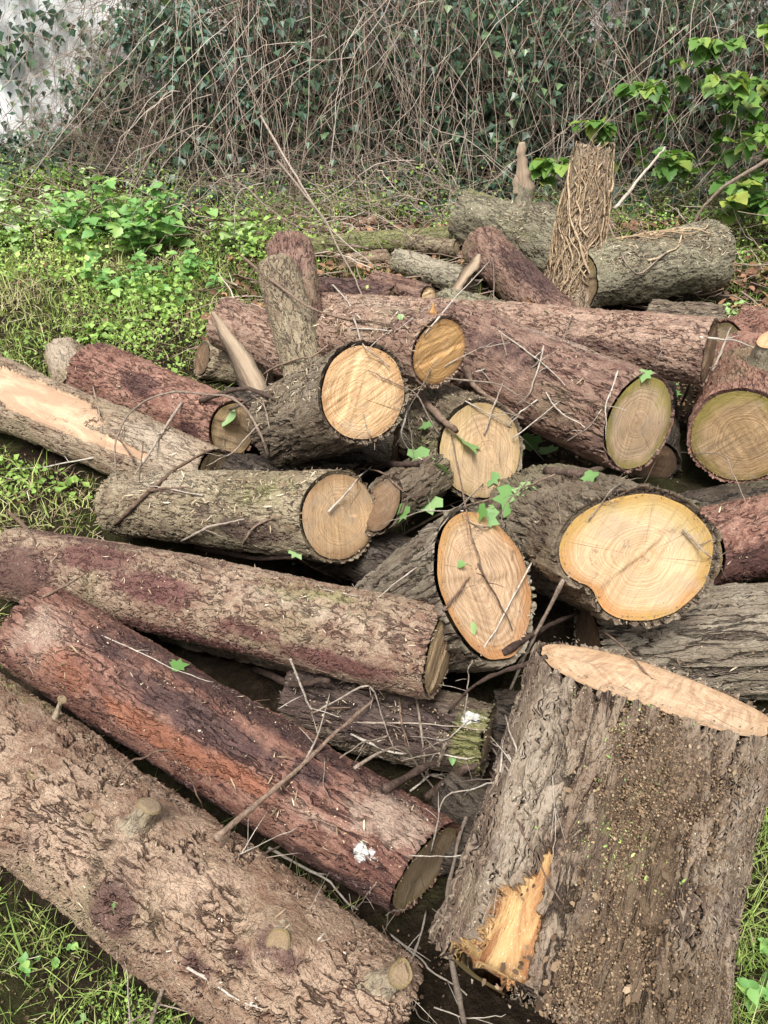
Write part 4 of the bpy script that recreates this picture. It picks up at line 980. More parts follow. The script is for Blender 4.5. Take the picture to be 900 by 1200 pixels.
shade = np.clip(.57 + .3 * fbm(np.stack([x * 2, y * 2, x * 0], -1), 83, 2) + q.normal(0, .22, n), 0, 1)
near = np.interp(y, [.3, 1.5, 4], [.55, .8, 1.0])
blades('grass', x, y, q.uniform(.02, .09, n) * (1 + 1.0 * (q.random(n) < .08)) * near, q.uniform(.001, .0032, n), q, M_grass, shade, 1.0, 'short rough grass and moss round the log pile')
# extra, finer grass close to the viewer, in both lower corners
x1, y1, q = scatter(28000, -1.15, -.1, .2, 1.25, lambda x, y: np.clip(.8 + .7 * fbm(np.stack([x * 5, y * 5, x * 0], -1), 84, 2), 0, 1) * (log_dist(x, y) > .0) * ~((x > -.12) & (y < .7)), 85)
x2, y2, _ = scatter(7000, .60, 1.3, .2, 1.1, lambda x, y: np.clip(.9 + .4 * fbm(np.stack([x * 4, y * 4, x * 0], -1), 84, 2), 0, 1) * (log_dist(x, y) > .01), 86)
x, y = np.r_[x1, x2], np.r_[y1, y2]; n = len(x)
shade = np.clip(np.where(x > 0, .40, .50) + q.normal(0, .22, n), 0, 1)
blades('lawn_grass', x, y, q.uniform(.012, .055, n) * np.where(x > 0, 1.7, .8), q.uniform(.0006, .0016, n), q, M_grass, shade, 1.1, 'fine green grass blades right in front of the logs')

# straw, clippings and dead leaves on the ground
def litter_d(x, y):
    p = fbm(np.stack([x * 1.8, y * 1.8, x * 0], -1), 91, 3)
    return np.clip(.45 + .7 * p, 0, 1) * (log_dist(x, y) > -.02)
x, y, q = scatter(18000, -3.2, 3.4, .2, 6.0, litter_d, 92); n = len(x)
P, R_, S_ = [], [], []
for k in range(n):
    a = q.uniform(0, 6.28); L = q.uniform(.015, .09) * (1 if y[k] < 1.6 else 1.5); zz = float(ground_z(x[k], y[k])) + q.uniform(.004, .03)
    dz = q.normal(0, .12) * L; bd = q.normal(0, .15) * L
    c, s_ = math.cos(a), math.sin(a)
    P.append(np.array([(x[k], y[k], zz), (x[k] + c * L * .5 - s_ * bd, y[k] + s_ * L * .5 + c * bd, zz + dz + .006), (x[k] + c * L, y[k] + s_ * L, zz + dz * .6)]))
    w = q.uniform(.0006, .0017) * (1 if y[k] < 1.6 else 1.6); R_.append(np.array([w, w, w * .6])); S_.append(q.beta(2, 2))
tubes('straw', P, R_, S_, M_straw, 3, 'stuff', 'dry grass stalks and clippings scattered over the soil', 'straw')
x, y, q = scatter(2600, -2.8, 3.4, .3, 6.0, lambda x, y: np.clip(.35 + .8 * fbm(np.stack([x * 1.3, y * 1.3, x * 0], -1), 95, 3) + (y > 4.8) * .25, 0, 1) * (log_dist(x, y) > .0), 96); n = len(x)
o = leaves('leaf_litter', OVAL, np.stack([x, y, ground_z(x, y) + q.uniform(.006, .03, n)], -1), q.uniform(.015, .055, n) * np.interp(y, [.5, 3], [.5, 1]), q.uniform(0, 6.28, n), q.normal(0, .35, n), q.normal(0, .5, n), M_brown)
tag(o, 'brown dead leaves lying on the soil', 'leaves', None, 'stuff')
x, y, q = scatter(3000, -.9, 2.4, 3.3, 5.1, lambda x, y: np.clip(.6 + .8 * fbm(np.stack([x * 2, y * 2, x * 0], -1), 93, 3), 0, 1) * (log_dist(x, y) > -.02), 94); n = len(x)
o = leaves('dead_leaves', OVAL, np.stack([x, y, ground_z(x, y) + q.uniform(.008, .05, n)], -1), q.uniform(.03, .075, n), q.uniform(0, 6.28, n), q.normal(0, .4, n), q.normal(0, .6, n), M_brown)
tag(o, 'rust brown dead leaves heaped behind the longest rose log', 'leaves', None, 'stuff')
P, R_, S_ = [], [], []
for k in range(420):
    x_, y_ = q.uniform(-.9, 2.3), q.uniform(3.4, 5.0); a = q.uniform(0, 6.28); L = q.uniform(.12, .5); z_ = float(ground_z(x_, y_)) + q.uniform(.01, .09)
    p = np.array([x_, y_, z_]) + np.linspace(0, 1, 6)[:, None] * np.array([math.cos(a) * L, math.sin(a) * L, q.normal(0, .12) * L]); p += np.cumsum(q.normal(0, .008, (6, 3)), 0)
    P.append(p); w = q.uniform(.002, .006); R_.append(w * np.linspace(1, .5, 6)); S_.append(q.uniform(.15, .95))
tubes('brushwood', P, R_, S_, M_cane, 4, 'stuff', 'small dead brushwood littering the ground behind the pile', 'brushwood')
x, y, q = scatter(85000, -1.6, 2.3, .15, 4.4, lambda x, y: np.clip(.6 + .6 * fbm(np.stack([x * 4, y * 4, x * 0], -1), 97, 3), 0, 1) * (log_dist(x, y) > -.03), 98); n = len(x)
o = leaves('soil_crumbs', CHIP, np.stack([x, y, ground_z(x, y) + q.uniform(.0, .016, n)], -1), q.lognormal(-5.45, .5, n) * np.interp(y, [1, 3.5], [1, 2.2]), q.uniform(0, 6.28, n), q.normal(0, .5, n), q.normal(0, .6, n), M_crust, np.clip(q.beta(1.6, 1.7, n), 0, 1), 1.1)
tag(o, 'bark crumbs and chaff strewn on the soil beside the logs', 'crumbs', None, 'stuff')
x, y, q = scatter(30000, -1.25, -.1, .15, 1.4, lambda x, y: np.clip(.35 + .8 * fbm(np.stack([x * 5, y * 5, x * 0], -1), 99, 2), 0, 1) * (log_dist(x, y) > .0), 100); n = len(x)
o = leaves('moss_sprigs', SMALL, np.stack([x, y, ground_z(x, y) + q.uniform(.0, .02, n)], -1), q.uniform(.004, .012, n), q.uniform(0, 6.28, n), q.normal(.3, .5, n), q.normal(0, .5, n), M_cover, np.clip(q.normal(.35, .2, n), 0, 1), .9)
tag(o, 'tiny green leaves and moss in the soil in front of the logs', 'moss', None, 'stuff')
TWIGS = [
 ('stick', 'brown', 0.0066, [(-0.311, 0.781, 0.316), (-0.263, 0.855, 0.295), (-0.209, 0.932, 0.279), (-0.161, 1.0, 0.271), (-0.1, 1.098, 0.25), (-0.03, 1.201, 0.236)], ('L1', 'L29')),
 ('cane', 'grey', 0.0053, [(0.416, 1.326, 0.478), (0.399, 1.342, 0.374), (0.376, 1.349, 0.271), (0.356, 1.344, 0.19), (0.33, 1.327, 0.098), (0.301, 1.302, 0.011)], ('L17', 'ground')),
 ('cane', 'grey', 0.0056, [(0.153, 0.591, -0.0), (0.131, 0.592, 0.149), (0.115, 0.589, 0.268), (0.109, 0.62, 0.306), (0.12, 0.714, 0.246), (0.148, 0.83, 0.164), (0.174, 0.931, 0.107), (0.206, 1.035, 0.059), (0.261, 1.163, 0.008)], ('ground', 'ground')),
 ('cane', 'grey', 0.0035, [(0.112, 0.595, 0.322), (0.127, 0.625, 0.343), (0.142, 0.656, 0.364), (0.153, 0.683, 0.381), (0.167, 0.72, 0.397), (0.179, 0.76, 0.412)], ('L21', 'L21')),
 ('twig', 'white', 0.003, [(0.2, 0.695, 0.452), (0.211, 0.73, 0.47), (0.222, 0.768, 0.486), (0.232, 0.802, 0.499), (0.237, 0.848, 0.509), (0.238, 0.929, 0.479)], ('L21', 'L21')),
 ('twig', 'white', 0.0021, [(0.229, 0.801, 0.499), (0.224, 0.835, 0.486), (0.222, 0.891, 0.452), (0.261, 1.177, 0.1)], ('L21', 'L29')),
 ('twig', 'white', 0.0023, [(0.208, 0.824, 0.455), (0.217, 0.877, 0.446), (0.252, 1.025, 0.323), (0.308, 1.214, 0.164), (0.355, 1.413, 0.019)], ('L21', 'ground')),
 ('twig', 'brown', 0.0023, [(0.198, 0.856, 0.41), (0.209, 0.765, 0.468), (0.224, 0.708, 0.484), (0.237, 0.67, 0.485), (0.251, 0.628, 0.482), (0.266, 0.593, 0.473)], ('ground', 'L21')),
 ('vine', 'brown', 0.0029, [(-0.441, 0.767, 0.3), (-0.471, 0.795, 0.304), (-0.505, 0.836, 0.305), (-0.53, 0.876, 0.306), (-0.535, 0.915, 0.307), (-0.518, 0.958, 0.308), (-0.488, 0.982, 0.3), (-0.45, 1.007, 0.294), (-0.426, 0.998, 0.255), (-0.402, 0.988, 0.219), (-0.376, 0.971, 0.173), (-0.384, 1.041, 0.007)], ('L1', 'ground')),
 ('twig', 'grey', 0.0038, [(-0.403, 0.608, 0.153), (-0.377, 0.62, 0.233), (-0.365, 0.645, 0.263), (-0.339, 0.676, 0.285), (-0.317, 0.708, 0.29), (-0.287, 0.751, 0.28), (-0.257, 0.798, 0.236), (-0.224, 0.886, 0.138)], ('L1', 'L2')),
 ('twig', 'grey', 0.0044, [(-0.44, 0.591, -0.0), (-0.417, 0.596, 0.079), (-0.392, 0.599, 0.156), (-0.372, 0.603, 0.212), (-0.363, 0.622, 0.247), (-0.359, 0.648, 0.269)], ('ground', 'L1')),
 ('twig', 'white', 0.0024, [(-0.233, 0.532, 0.226), (-0.195, 0.55, 0.259), (-0.159, 0.573, 0.278), (-0.131, 0.6, 0.281), (-0.098, 0.642, 0.268), (-0.075, 0.818, -0.001)], ('L1', 'ground')),
 ('twig', 'white', 0.0038, [(-0.262, 0.948, 0.004), (-0.212, 0.921, 0.005), (-0.163, 0.894, 0.006), (-0.124, 0.871, 0.007), (-0.083, 0.839, 0.003), (-0.043, 0.808, -0.0)], ('ground', 'ground')),
 ('twig', 'white', 0.0017, [(-0.079, 0.671, 0.243), (-0.062, 0.619, 0.266), (-0.046, 0.577, 0.276), (-0.026, 0.55, 0.276), (-0.003, 0.519, 0.277), (0.019, 0.491, 0.272)], ('L1', 'L1')),
 ('twig', 'white', 0.0018, [(0.0, 0.755, -0.0), (0.006, 0.599, 0.252), (0.001, 0.556, 0.271), (-0.004, 0.522, 0.274), (-0.009, 0.491, 0.272)], ('ground', 'L1')),
 ('twig', 'white', 0.0028, [(0.005, 0.766, 0.002), (0.042, 0.736, 0.005), (0.075, 0.706, 0.006), (0.099, 0.68, 0.005), (0.135, 0.656, 0.005), (0.169, 0.632, 0.006)], ('ground', 'ground')),
 ('twig', 'white', 0.0019, [(0.091, 0.815, -0.002), (0.071, 0.716, 0.096), (0.05, 0.624, 0.203), (0.028, 0.561, 0.263), (0.009, 0.519, 0.281)], ('ground', 'L1')),
 ('twig', 'white', 0.0023, [(-0.36, 0.609, 0.231), (-0.314, 0.584, 0.234), (-0.27, 0.56, 0.235), (-0.236, 0.539, 0.233), (-0.195, 0.517, 0.235), (-0.15, 0.501, 0.244)], ('L1', 'L1')),
 ('twig', 'white', 0.0019, [(-0.476, 0.59, 0.002), (-0.47, 0.611, 0.069), (-0.463, 0.635, 0.146), (-0.458, 0.654, 0.211)], ('ground', 'L1')),
 ('vine', 'grey', 0.0046, [(-0.381, 2.136, 0.32), (-0.399, 2.127, 0.412), (-0.45, 2.199, 0.465), (-0.521, 2.261, 0.487), (-0.609, 2.291, 0.479), (-0.713, 2.31, 0.476), (-0.789, 2.294, 0.46), (-0.853, 2.252, 0.434), (-0.884, 2.169, 0.391), (-0.878, 2.082, 0.351), (-0.854, 1.99, 0.315), (-0.803, 1.906, 0.27), (-0.784, 1.894, 0.191)], ('L7', 'L4')),
 ('twig', 'grey', 0.0047, [(-0.736, 2.45, 0.37), (-0.761, 2.319, 0.353), (-0.779, 2.212, 0.341), (-0.796, 2.087, 0.331), (-0.812, 1.974, 0.319), (-0.835, 1.929, 0.275), (-0.894, 1.941, 0.174)], ('L6', 'L4')),
 ('twig', 'brown', 0.0069, [(-0.857, 1.923, 0.204), (-0.784, 1.904, 0.282), (-0.735, 1.916, 0.326), (-0.682, 1.952, 0.357), (-0.653, 2.032, 0.352), (-0.609, 2.129, 0.334), (-0.569, 2.228, 0.298), (-0.534, 2.425, 0.165)], ('L4', 'ground')),
 ('twig', 'brown', 0.0042, [(-0.726, 1.917, 0.335), (-0.675, 1.905, 0.355), (-0.616, 1.886, 0.371), (-0.567, 1.866, 0.381)], ('L4', 'L4')),
 ('twig', 'grey', 0.0041, [(-0.628, 1.842, 0.2), (-0.56, 1.794, 0.268), (-0.502, 1.771, 0.315), (-0.445, 1.751, 0.344), (-0.39, 1.736, 0.369)], ('L4', 'L4')),
 ('vine', 'brown', 0.0041, [(-0.481, 1.944, 0.066), (-0.407, 1.729, 0.28), (-0.381, 1.714, 0.331), (-0.357, 1.712, 0.363), (-0.321, 1.703, 0.389), (-0.285, 1.697, 0.412)], ('ground', 'L4')),
 ('cane', 'brown', 0.0055, [(-0.884, 4.599, 0.298), (-0.551, 3.233, 0.619), (-0.437, 2.897, 0.673), (-0.364, 2.787, 0.662), (-0.278, 2.658, 0.656), (-0.19, 2.542, 0.666), (-0.12, 2.465, 0.675), (-0.051, 2.404, 0.688), (0.028, 2.333, 0.702)], ('ground', 'L11')),
 ('twig', 'white', 0.0046, [(-0.34, 4.238, 0.267), (-0.243, 3.661, 0.396), (-0.163, 3.093, 0.537), (-0.1, 2.531, 0.689), (-0.063, 2.424, 0.689)], ('ground', 'L11')),
 ('twig', 'brown', 0.0053, [(-0.613, 2.945, 0.15), (-0.527, 2.808, 0.281), (-0.455, 2.686, 0.381), (-0.363, 2.528, 0.482), (-0.292, 2.485, 0.519), (-0.235, 2.468, 0.536), (-0.176, 2.46, 0.573)], ('ground', 'L11')),
 ('vine', 'brown', 0.0042, [(-0.014, 1.977, 0.065), (0.06, 1.97, 0.128), (0.121, 1.957, 0.181), (0.181, 1.934, 0.237), (0.253, 1.881, 0.296), (0.318, 1.814, 0.364), (0.365, 1.754, 0.428), (0.407, 1.698, 0.489), (0.461, 1.666, 0.541)], ('ground', 'L17')),
 ('twig', 'brown', 0.0028, [(0.219, 2.122, 0.418), (0.214, 1.891, 0.46), (0.207, 1.705, 0.504), (0.197, 1.489, 0.568), (0.207, 1.422, 0.541), (0.224, 1.393, 0.501), (0.244, 1.36, 0.452)], ('L12', 'L18')),
 ('twig', 'white', 0.0036, [(0.355, 2.632, 0.617), (0.408, 2.519, 0.612), (0.459, 2.423, 0.604), (0.496, 2.343, 0.595), (0.538, 2.259, 0.579), (0.574, 2.184, 0.555)], ('L14', 'L14')),
 ('twig', 'white', 0.0035, [(0.557, 2.44, 0.622), (0.528, 2.342, 0.608), (0.509, 2.291, 0.576), (0.493, 2.271, 0.541), (0.476, 2.265, 0.492), (0.449, 2.298, 0.44)], ('L14', 'L14')),
 ('stick', 'brown', 0.0154, [(0.122, 2.486, 0.387), (0.146, 2.34, 0.42), (0.169, 2.215, 0.447), (0.192, 2.113, 0.468), (0.225, 2.111, 0.437)], ('ground', 'L12')),
 ('stick', 'brown', 0.0098, [(0.294, 2.485, 0.494), (0.312, 2.431, 0.457), (0.355, 2.388, 0.437), (0.394, 2.354, 0.424), (0.44, 2.314, 0.409), (0.486, 2.273, 0.394)], ('L14', 'L14')),
 ('twig', 'white', 0.0033, [(-0.079, 1.145, 0.156), (-0.035, 1.126, 0.147), (0.002, 1.111, 0.14), (0.049, 1.099, 0.142), (0.096, 1.091, 0.149), (0.133, 1.082, 0.136), (0.189, 1.152, 0.006)], ('L29', 'ground')),
 ('twig', 'white', 0.0033, [(-0.219, 1.229, 0.321), (-0.204, 1.213, 0.276), (-0.187, 1.197, 0.231), (-0.166, 1.181, 0.186), (-0.146, 1.165, 0.14)], ('L3', 'L29')),
 ('twig', 'grey', 0.0033, [(0.076, 1.187, 0.234), (0.082, 1.142, 0.218), (0.087, 1.113, 0.197), (0.094, 1.094, 0.15), (0.106, 1.092, 0.086), (0.146, 1.105, 0.049), (0.195, 1.119, 0.004)], ('L29', 'ground')),
 ('twig', 'grey', 0.0024, [(-0.085, 1.16, 0.181), (-0.016, 1.144, 0.195), (0.051, 1.132, 0.206), (0.106, 1.12, 0.212), (0.17, 1.103, 0.215), (0.234, 1.09, 0.214)], ('L29', 'L29')),
 ('twig', 'brown', 0.0033, [(0.036, 1.19, 0.23), (0.038, 1.149, 0.215), (0.04, 1.12, 0.186), (0.042, 1.111, 0.132), (0.047, 1.153, 0.004)], ('L29', 'ground')),
 ('twig', 'brown', 0.0049, [(-1.086, 1.74, 0.284), (-0.991, 1.736, 0.294), (-0.912, 1.732, 0.301), (-0.813, 1.708, 0.305), (-0.726, 1.674, 0.319), (-0.619, 1.607, 0.345), (-0.529, 1.536, 0.379), (-0.424, 1.441, 0.431)], ('L3', 'L3')),
 ('twig', 'brown', 0.0064, [(-1.335, 2.169, 0.081), (-1.175, 1.956, 0.187), (-1.038, 1.756, 0.286), (-0.989, 1.669, 0.295), (-0.958, 1.612, 0.283)], ('ground', 'L3')),
 ('twig', 'brown', 0.0037, [(-0.88, 1.594, 0.306), (-0.856, 1.546, 0.278), (-0.805, 1.512, 0.272), (-0.756, 1.488, 0.272), (-0.698, 1.459, 0.273), (-0.642, 1.43, 0.274)], ('L3', 'L3')),
 ('twig', 'brown', 0.0037, [(-0.869, 1.429, 0.335), (-0.844, 1.462, 0.328), (-0.812, 1.502, 0.32), (-0.784, 1.537, 0.315)], ('L2', 'L3')),
 ('twig', 'grey', 0.0048, [(-0.555, 2.417, 0.359), (-0.484, 2.344, 0.425), (-0.416, 2.27, 0.49), (-0.358, 2.222, 0.541), (-0.355, 2.492, 0.458)], ('L6', 'L8')),
 ('twig', 'white', 0.0024, [(0.199, 2.308, 0.573), (0.255, 2.349, 0.588), (0.312, 2.388, 0.602), (0.377, 2.418, 0.604), (0.443, 2.449, 0.606)], ('L11', 'L14')),
 ('twig', 'white', 0.0023, [(0.433, 2.205, 0.356), (0.479, 2.193, 0.412), (0.523, 2.179, 0.468), (0.558, 2.167, 0.514), (0.6, 2.16, 0.564), (0.647, 2.174, 0.604)], ('L12', 'L14')),
 ('twig', 'white', 0.0022, [(0.529, 2.216, 0.525), (0.547, 2.17, 0.504), (0.574, 2.13, 0.493), (0.607, 2.094, 0.488), (0.64, 2.06, 0.483)], ('L14', 'L14')),
 ('twig', 'white', 0.0022, [(0.599, 2.172, 0.358), (0.611, 2.102, 0.425), (0.631, 2.067, 0.47), (0.65, 2.054, 0.51), (0.668, 2.055, 0.545)], ('L14', 'L14')),
 ('twig', 'white', 0.0033, [(-0.158, 1.733, 0.386), (-0.123, 1.786, 0.404), (-0.082, 1.849, 0.426), (-0.049, 2.446, 0.107)], ('L4', 'ground')),
 ('twig', 'white', 0.0036, [(0.095, 2.497, 0.354), (0.078, 2.365, 0.348), (0.063, 2.235, 0.346), (0.089, 2.117, 0.364), (0.134, 2.016, 0.385)], ('ground', 'L13')),
 ('twig', 'grey', 0.0055, [(1.224, 2.575, 0.438), (1.276, 2.663, 0.445), (1.334, 2.762, 0.451), (1.399, 2.883, 0.451), (1.467, 3.011, 0.453)], ('L16', 'L28')),
 ('twig', 'grey', 0.0053, [(1.289, 2.909, 0.148), (1.161, 2.592, 0.36), (1.084, 2.396, 0.502), (1.157, 2.471, 0.493), (1.26, 2.601, 0.46)], ('ground', 'L16')),
 ('twig', 'white', 0.0037, [(1.075, 2.419, 0.633), (1.149, 2.441, 0.618), (1.237, 2.487, 0.593), (1.318, 2.517, 0.552), (1.396, 2.539, 0.504)], ('L15', 'L16')),
 ('twig', 'white', 0.0024, [(0.265, 2.2, 0.502), (0.343, 2.213, 0.451), (0.424, 2.225, 0.398), (0.513, 2.311, 0.282), (0.628, 2.476, 0.108)], ('L12', 'ground')),
 ('twig', 'grey', 0.0019, [(0.477, 1.411, 0.588), (0.502, 1.424, 0.623), (0.527, 1.439, 0.656), (0.628, 1.604, 0.569), (0.994, 2.367, 0.099)], ('L17', 'ground')),
 ('twig', 'grey', 0.0026, [(0.675, 1.357, 0.602), (0.703, 1.334, 0.581), (0.732, 1.312, 0.559), (0.875, 1.491, 0.37), (1.093, 1.791, 0.05)], ('L17', 'ground')),
 ('twig', 'brown', 0.0024, [(0.541, 1.381, 0.277), (0.551, 1.228, 0.36), (0.541, 1.077, 0.444), (0.558, 1.015, 0.472), (0.646, 1.051, 0.422), (0.878, 1.289, 0.142)], ('L20', 'L20')),
 ('twig', 'brown', 0.0032, [(-0.291, 1.681, 0.304), (-0.256, 1.689, 0.261), (-0.222, 1.735, 0.188), (-0.181, 1.783, 0.12), (-0.137, 1.831, 0.051)], ('L4', 'ground')),
 ('twig', 'brown', 0.0025, [(0.222, 1.372, 0.491), (0.243, 1.355, 0.453), (0.264, 1.338, 0.415), (0.286, 1.321, 0.376), (0.308, 1.303, 0.337)], ('L18', 'L18')),
 ('twig', 'brown', 0.0032, [(0.13, 1.208, 0.493), (0.153, 1.247, 0.492), (0.177, 1.288, 0.49), (0.201, 1.332, 0.489), (0.226, 1.375, 0.489)], ('L18', 'L18')),
 ('twig', 'grey', 0.0058, [(1.525, 5.655, 0.395), (1.307, 4.476, 0.476), (1.153, 3.655, 0.536), (1.237, 3.622, 0.463), (1.379, 3.707, 0.534)], ('ground', 'L24')),
 ('twig', 'white', 0.0017, [(-0.709, 1.323, 0.317), (-0.628, 1.287, 0.307), (-0.549, 1.252, 0.298), (-0.473, 1.219, 0.288), (-0.401, 1.205, 0.266)], ('L2', 'L2')),
 ('stick', 'dark', 0.0114, [(-0.363, 1.475, 0.02), (-0.289, 1.355, 0.127), (-0.224, 1.248, 0.221), (-0.174, 1.216, 0.267), (-0.127, 1.186, 0.316)], ('ground', 'L3')),
 ('stick', 'dark', 0.0089, [(0.281, 1.247, 0.322), (0.338, 1.311, 0.296), (0.399, 1.378, 0.269), (0.465, 1.444, 0.241), (0.535, 1.511, 0.216)], ('L18', 'L20')),
 ('stick', 'dark', 0.0117, [(0.103, 1.082, -0.004), (0.137, 1.078, 0.054), (0.17, 1.072, 0.111), (0.205, 1.065, 0.16), (0.273, 1.213, 0.003)], ('ground', 'ground')),
 ('stick', 'dark', 0.0125, [(0.46, 1.798, 0.483), (0.486, 1.731, 0.519), (0.511, 1.675, 0.55), (0.602, 1.83, 0.459), (0.854, 2.425, 0.101)], ('L17', 'ground')),
 ('stick', 'dark', 0.0141, [(-0.08, 2.369, 0.098), (-0.029, 2.242, 0.206), (0.016, 2.112, 0.311), (0.061, 1.98, 0.387), (0.106, 1.975, 0.386)], ('ground', 'L13')),
 ('stick', 'dark', 0.0106, [(-0.663, 2.437, 0.383), (-0.571, 2.37, 0.443), (-0.483, 2.298, 0.498), (-0.398, 2.198, 0.524), (-0.319, 2.097, 0.553)], ('L6', 'L7')),
 ('stick', 'dark', 0.0051, [(0.308, 1.0, 0.563), (0.265, 1.021, 0.514), (0.225, 1.072, 0.429), (0.188, 1.111, 0.335), (0.157, 1.136, 0.228)], ('L21', 'L29')),
 ('stick', 'dark', 0.0087, [(0.0, 0.931, 0.249), (0.051, 0.986, 0.213), (0.107, 1.041, 0.179), (0.165, 1.079, 0.122), (0.232, 1.128, -0.001)], ('L2', 'ground')),
 ('stick', 'dark', 0.0109, [(-0.635, 1.996, 0.061), (-0.528, 1.912, 0.104), (-0.428, 1.827, 0.149), (-0.333, 1.75, 0.209), (-0.244, 1.678, 0.276)], ('ground', 'L4')),
 ('twig', 'grey', 0.0032, [(-0.062, 0.963, 0.276), (-0.006, 1.023, 0.245), (0.05, 1.07, 0.198), (0.096, 1.078, 0.098), (0.145, 1.082, -0.004)], ('L2', 'ground')),
 ('twig', 'white', 0.002, [(0.095, 0.842, 0.163), (0.105, 0.851, 0.258), (0.117, 0.857, 0.345), (0.167, 0.842, 0.406), (0.213, 0.825, 0.466)], ('L2', 'L21')),
 ('twig', 'grey', 0.0025, [(-0.185, 1.189, 0.164), (-0.108, 1.179, 0.239), (-0.037, 1.163, 0.307), (-0.009, 1.14, 0.219), (0.02, 1.117, 0.13)], ('L29', 'L29')),
 ('twig', 'grey', 0.0028, [(0.194, 0.664, 0.442), (0.183, 0.641, 0.426), (0.172, 0.618, 0.409), (0.16, 0.597, 0.392), (0.148, 0.577, 0.374)], ('L21', 'L21')),
 ('twig', 'grey', 0.0021, [(0.344, 1.689, 0.358), (0.265, 1.484, 0.512), (0.224, 1.451, 0.541), (0.193, 1.441, 0.575), (0.248, 2.189, 0.082)], ('L17', 'ground')),
 ('twig', 'white', 0.0028, [(-0.114, 2.432, 0.658), (-0.04, 2.379, 0.679), (0.031, 2.329, 0.699), (0.088, 2.364, 0.728), (0.186, 3.073, 0.521)], ('L11', 'L15')),
 ('twig', 'grey', 0.0023, [(0.39, 1.458, 0.454), (0.4, 1.43, 0.518), (0.415, 1.427, 0.562), (0.425, 1.482, 0.572), (0.442, 1.566, 0.565)], ('L17', 'L17')),
 ('twig', 'white', 0.0038, [(0.267, 2.558, 0.379), (0.288, 2.499, 0.437), (0.31, 2.468, 0.48), (0.338, 2.445, 0.512), (0.367, 2.431, 0.539)], ('L14', 'L14')),
 ('twig', 'white', 0.0019, [(0.013, 1.957, 0.064), (0.036, 1.993, 0.067), (0.06, 2.029, 0.07), (0.065, 2.079, 0.075), (0.07, 2.13, 0.081)], ('ground', 'ground')),
 ('twig', 'grey', 0.0021, [(0.153, 2.27, 0.581), (0.116, 2.205, 0.535), (0.08, 2.137, 0.492), (0.094, 2.063, 0.447), (0.108, 1.987, 0.405)], ('L11', 'L13')),
 ('twig', 'grey', 0.0034, [(0.333, 2.173, 0.393), (0.347, 2.2, 0.428), (0.362, 2.23, 0.462), (0.386, 2.278, 0.484), (0.413, 2.344, 0.499)], ('L12', 'L14')),
 ('twig', 'grey', 0.0034, [(0.201, 2.263, 0.553), (0.289, 2.263, 0.545), (0.376, 2.261, 0.537), (0.45, 2.234, 0.498), (0.523, 2.205, 0.46)], ('L11', 'L14')),
 ('twig', 'white', 0.0016, [(0.075, 1.329, 0.514), (0.026, 1.31, 0.483), (-0.023, 1.291, 0.452), (-0.085, 1.305, 0.447), (-0.148, 1.325, 0.437)], ('L18', 'L3')),
 ('twig', 'grey', 0.0021, [(0.318, 2.061, 0.219), (0.274, 2.058, 0.209), (0.235, 2.1, 0.167), (0.195, 2.14, 0.125), (0.152, 2.18, 0.082)], ('L12', 'ground')),
 ('twig', 'white', 0.002, [(0.33, 2.085, 0.254), (0.232, 1.747, 0.416), (0.151, 1.418, 0.591), (0.115, 1.35, 0.585), (0.085, 1.334, 0.541)], ('L12', 'L18')),
 ('twig', 'brown', 0.0032, [(0.108, 1.874, 0.316), (0.045, 1.864, 0.385), (-0.017, 2.001, 0.361), (-0.112, 2.226, 0.234), (-0.225, 2.451, 0.108)], ('L13', 'ground')),
 ('twig', 'grey', 0.0036, [(0.422, 2.4, 0.572), (0.413, 2.517, 0.613), (0.44, 2.873, 0.574), (0.504, 3.378, 0.51), (0.568, 3.902, 0.47)], ('L14', 'L25')),
 ('twig', 'white', 0.003, [(0.507, 2.228, 0.493), (0.484, 2.23, 0.471), (0.461, 2.231, 0.45), (0.441, 2.229, 0.425), (0.422, 2.226, 0.399)], ('L14', 'L12')),
 ('twig', 'white', 0.0025, [(0.382, 1.495, 0.402), (0.339, 1.417, 0.388), (0.298, 1.34, 0.376), (0.264, 1.264, 0.365), (0.232, 1.191, 0.357)], ('L17', 'L18')),
 ('twig', 'white', 0.0034, [(0.128, 2.266, 0.701), (0.179, 2.317, 0.745), (0.275, 2.839, 0.629), (0.399, 3.371, 0.529), (0.545, 3.916, 0.449)], ('L11', 'L25')),
 ('twig', 'white', 0.0023, [(0.041, 2.576, 0.118), (-0.002, 2.172, 0.364), (-0.035, 1.962, 0.497), (-0.047, 1.97, 0.529), (-0.059, 1.978, 0.561)], ('ground', 'L7')),
 ('twig', 'white', 0.0033, [(-0.106, 2.475, 0.685), (-0.081, 2.251, 0.719), (-0.059, 2.068, 0.746), (-0.025, 2.073, 0.711), (0.01, 2.077, 0.675)], ('L11', 'L7')),
 ('twig', 'grey', 0.0031, [(0.179, 2.096, 0.43), (0.135, 2.091, 0.51), (0.094, 2.085, 0.588), (0.023, 2.062, 0.635), (-0.044, 2.045, 0.678)], ('L12', 'L7')),
 ('twig', 'white', 0.0015, [(0.188, 1.453, 0.586), (0.144, 1.551, 0.518), (0.094, 1.645, 0.453), (0.038, 1.723, 0.379), (-0.024, 1.795, 0.307)], ('L18', 'L13')),
 ('twig', 'white', 0.0025, [(-1.139, 2.671, 0.33), (-1.073, 2.514, 0.352), (-1.022, 2.394, 0.36), (-1.007, 2.331, 0.341), (-1.001, 2.287, 0.312)], ('L6', 'L5')),
 ('twig', 'grey', 0.0033, [(-0.405, 2.146, 0.446), (-0.447, 2.145, 0.4), (-0.489, 2.14, 0.354), (-0.545, 2.143, 0.324), (-0.6, 2.143, 0.295)], ('L7', 'L5')),
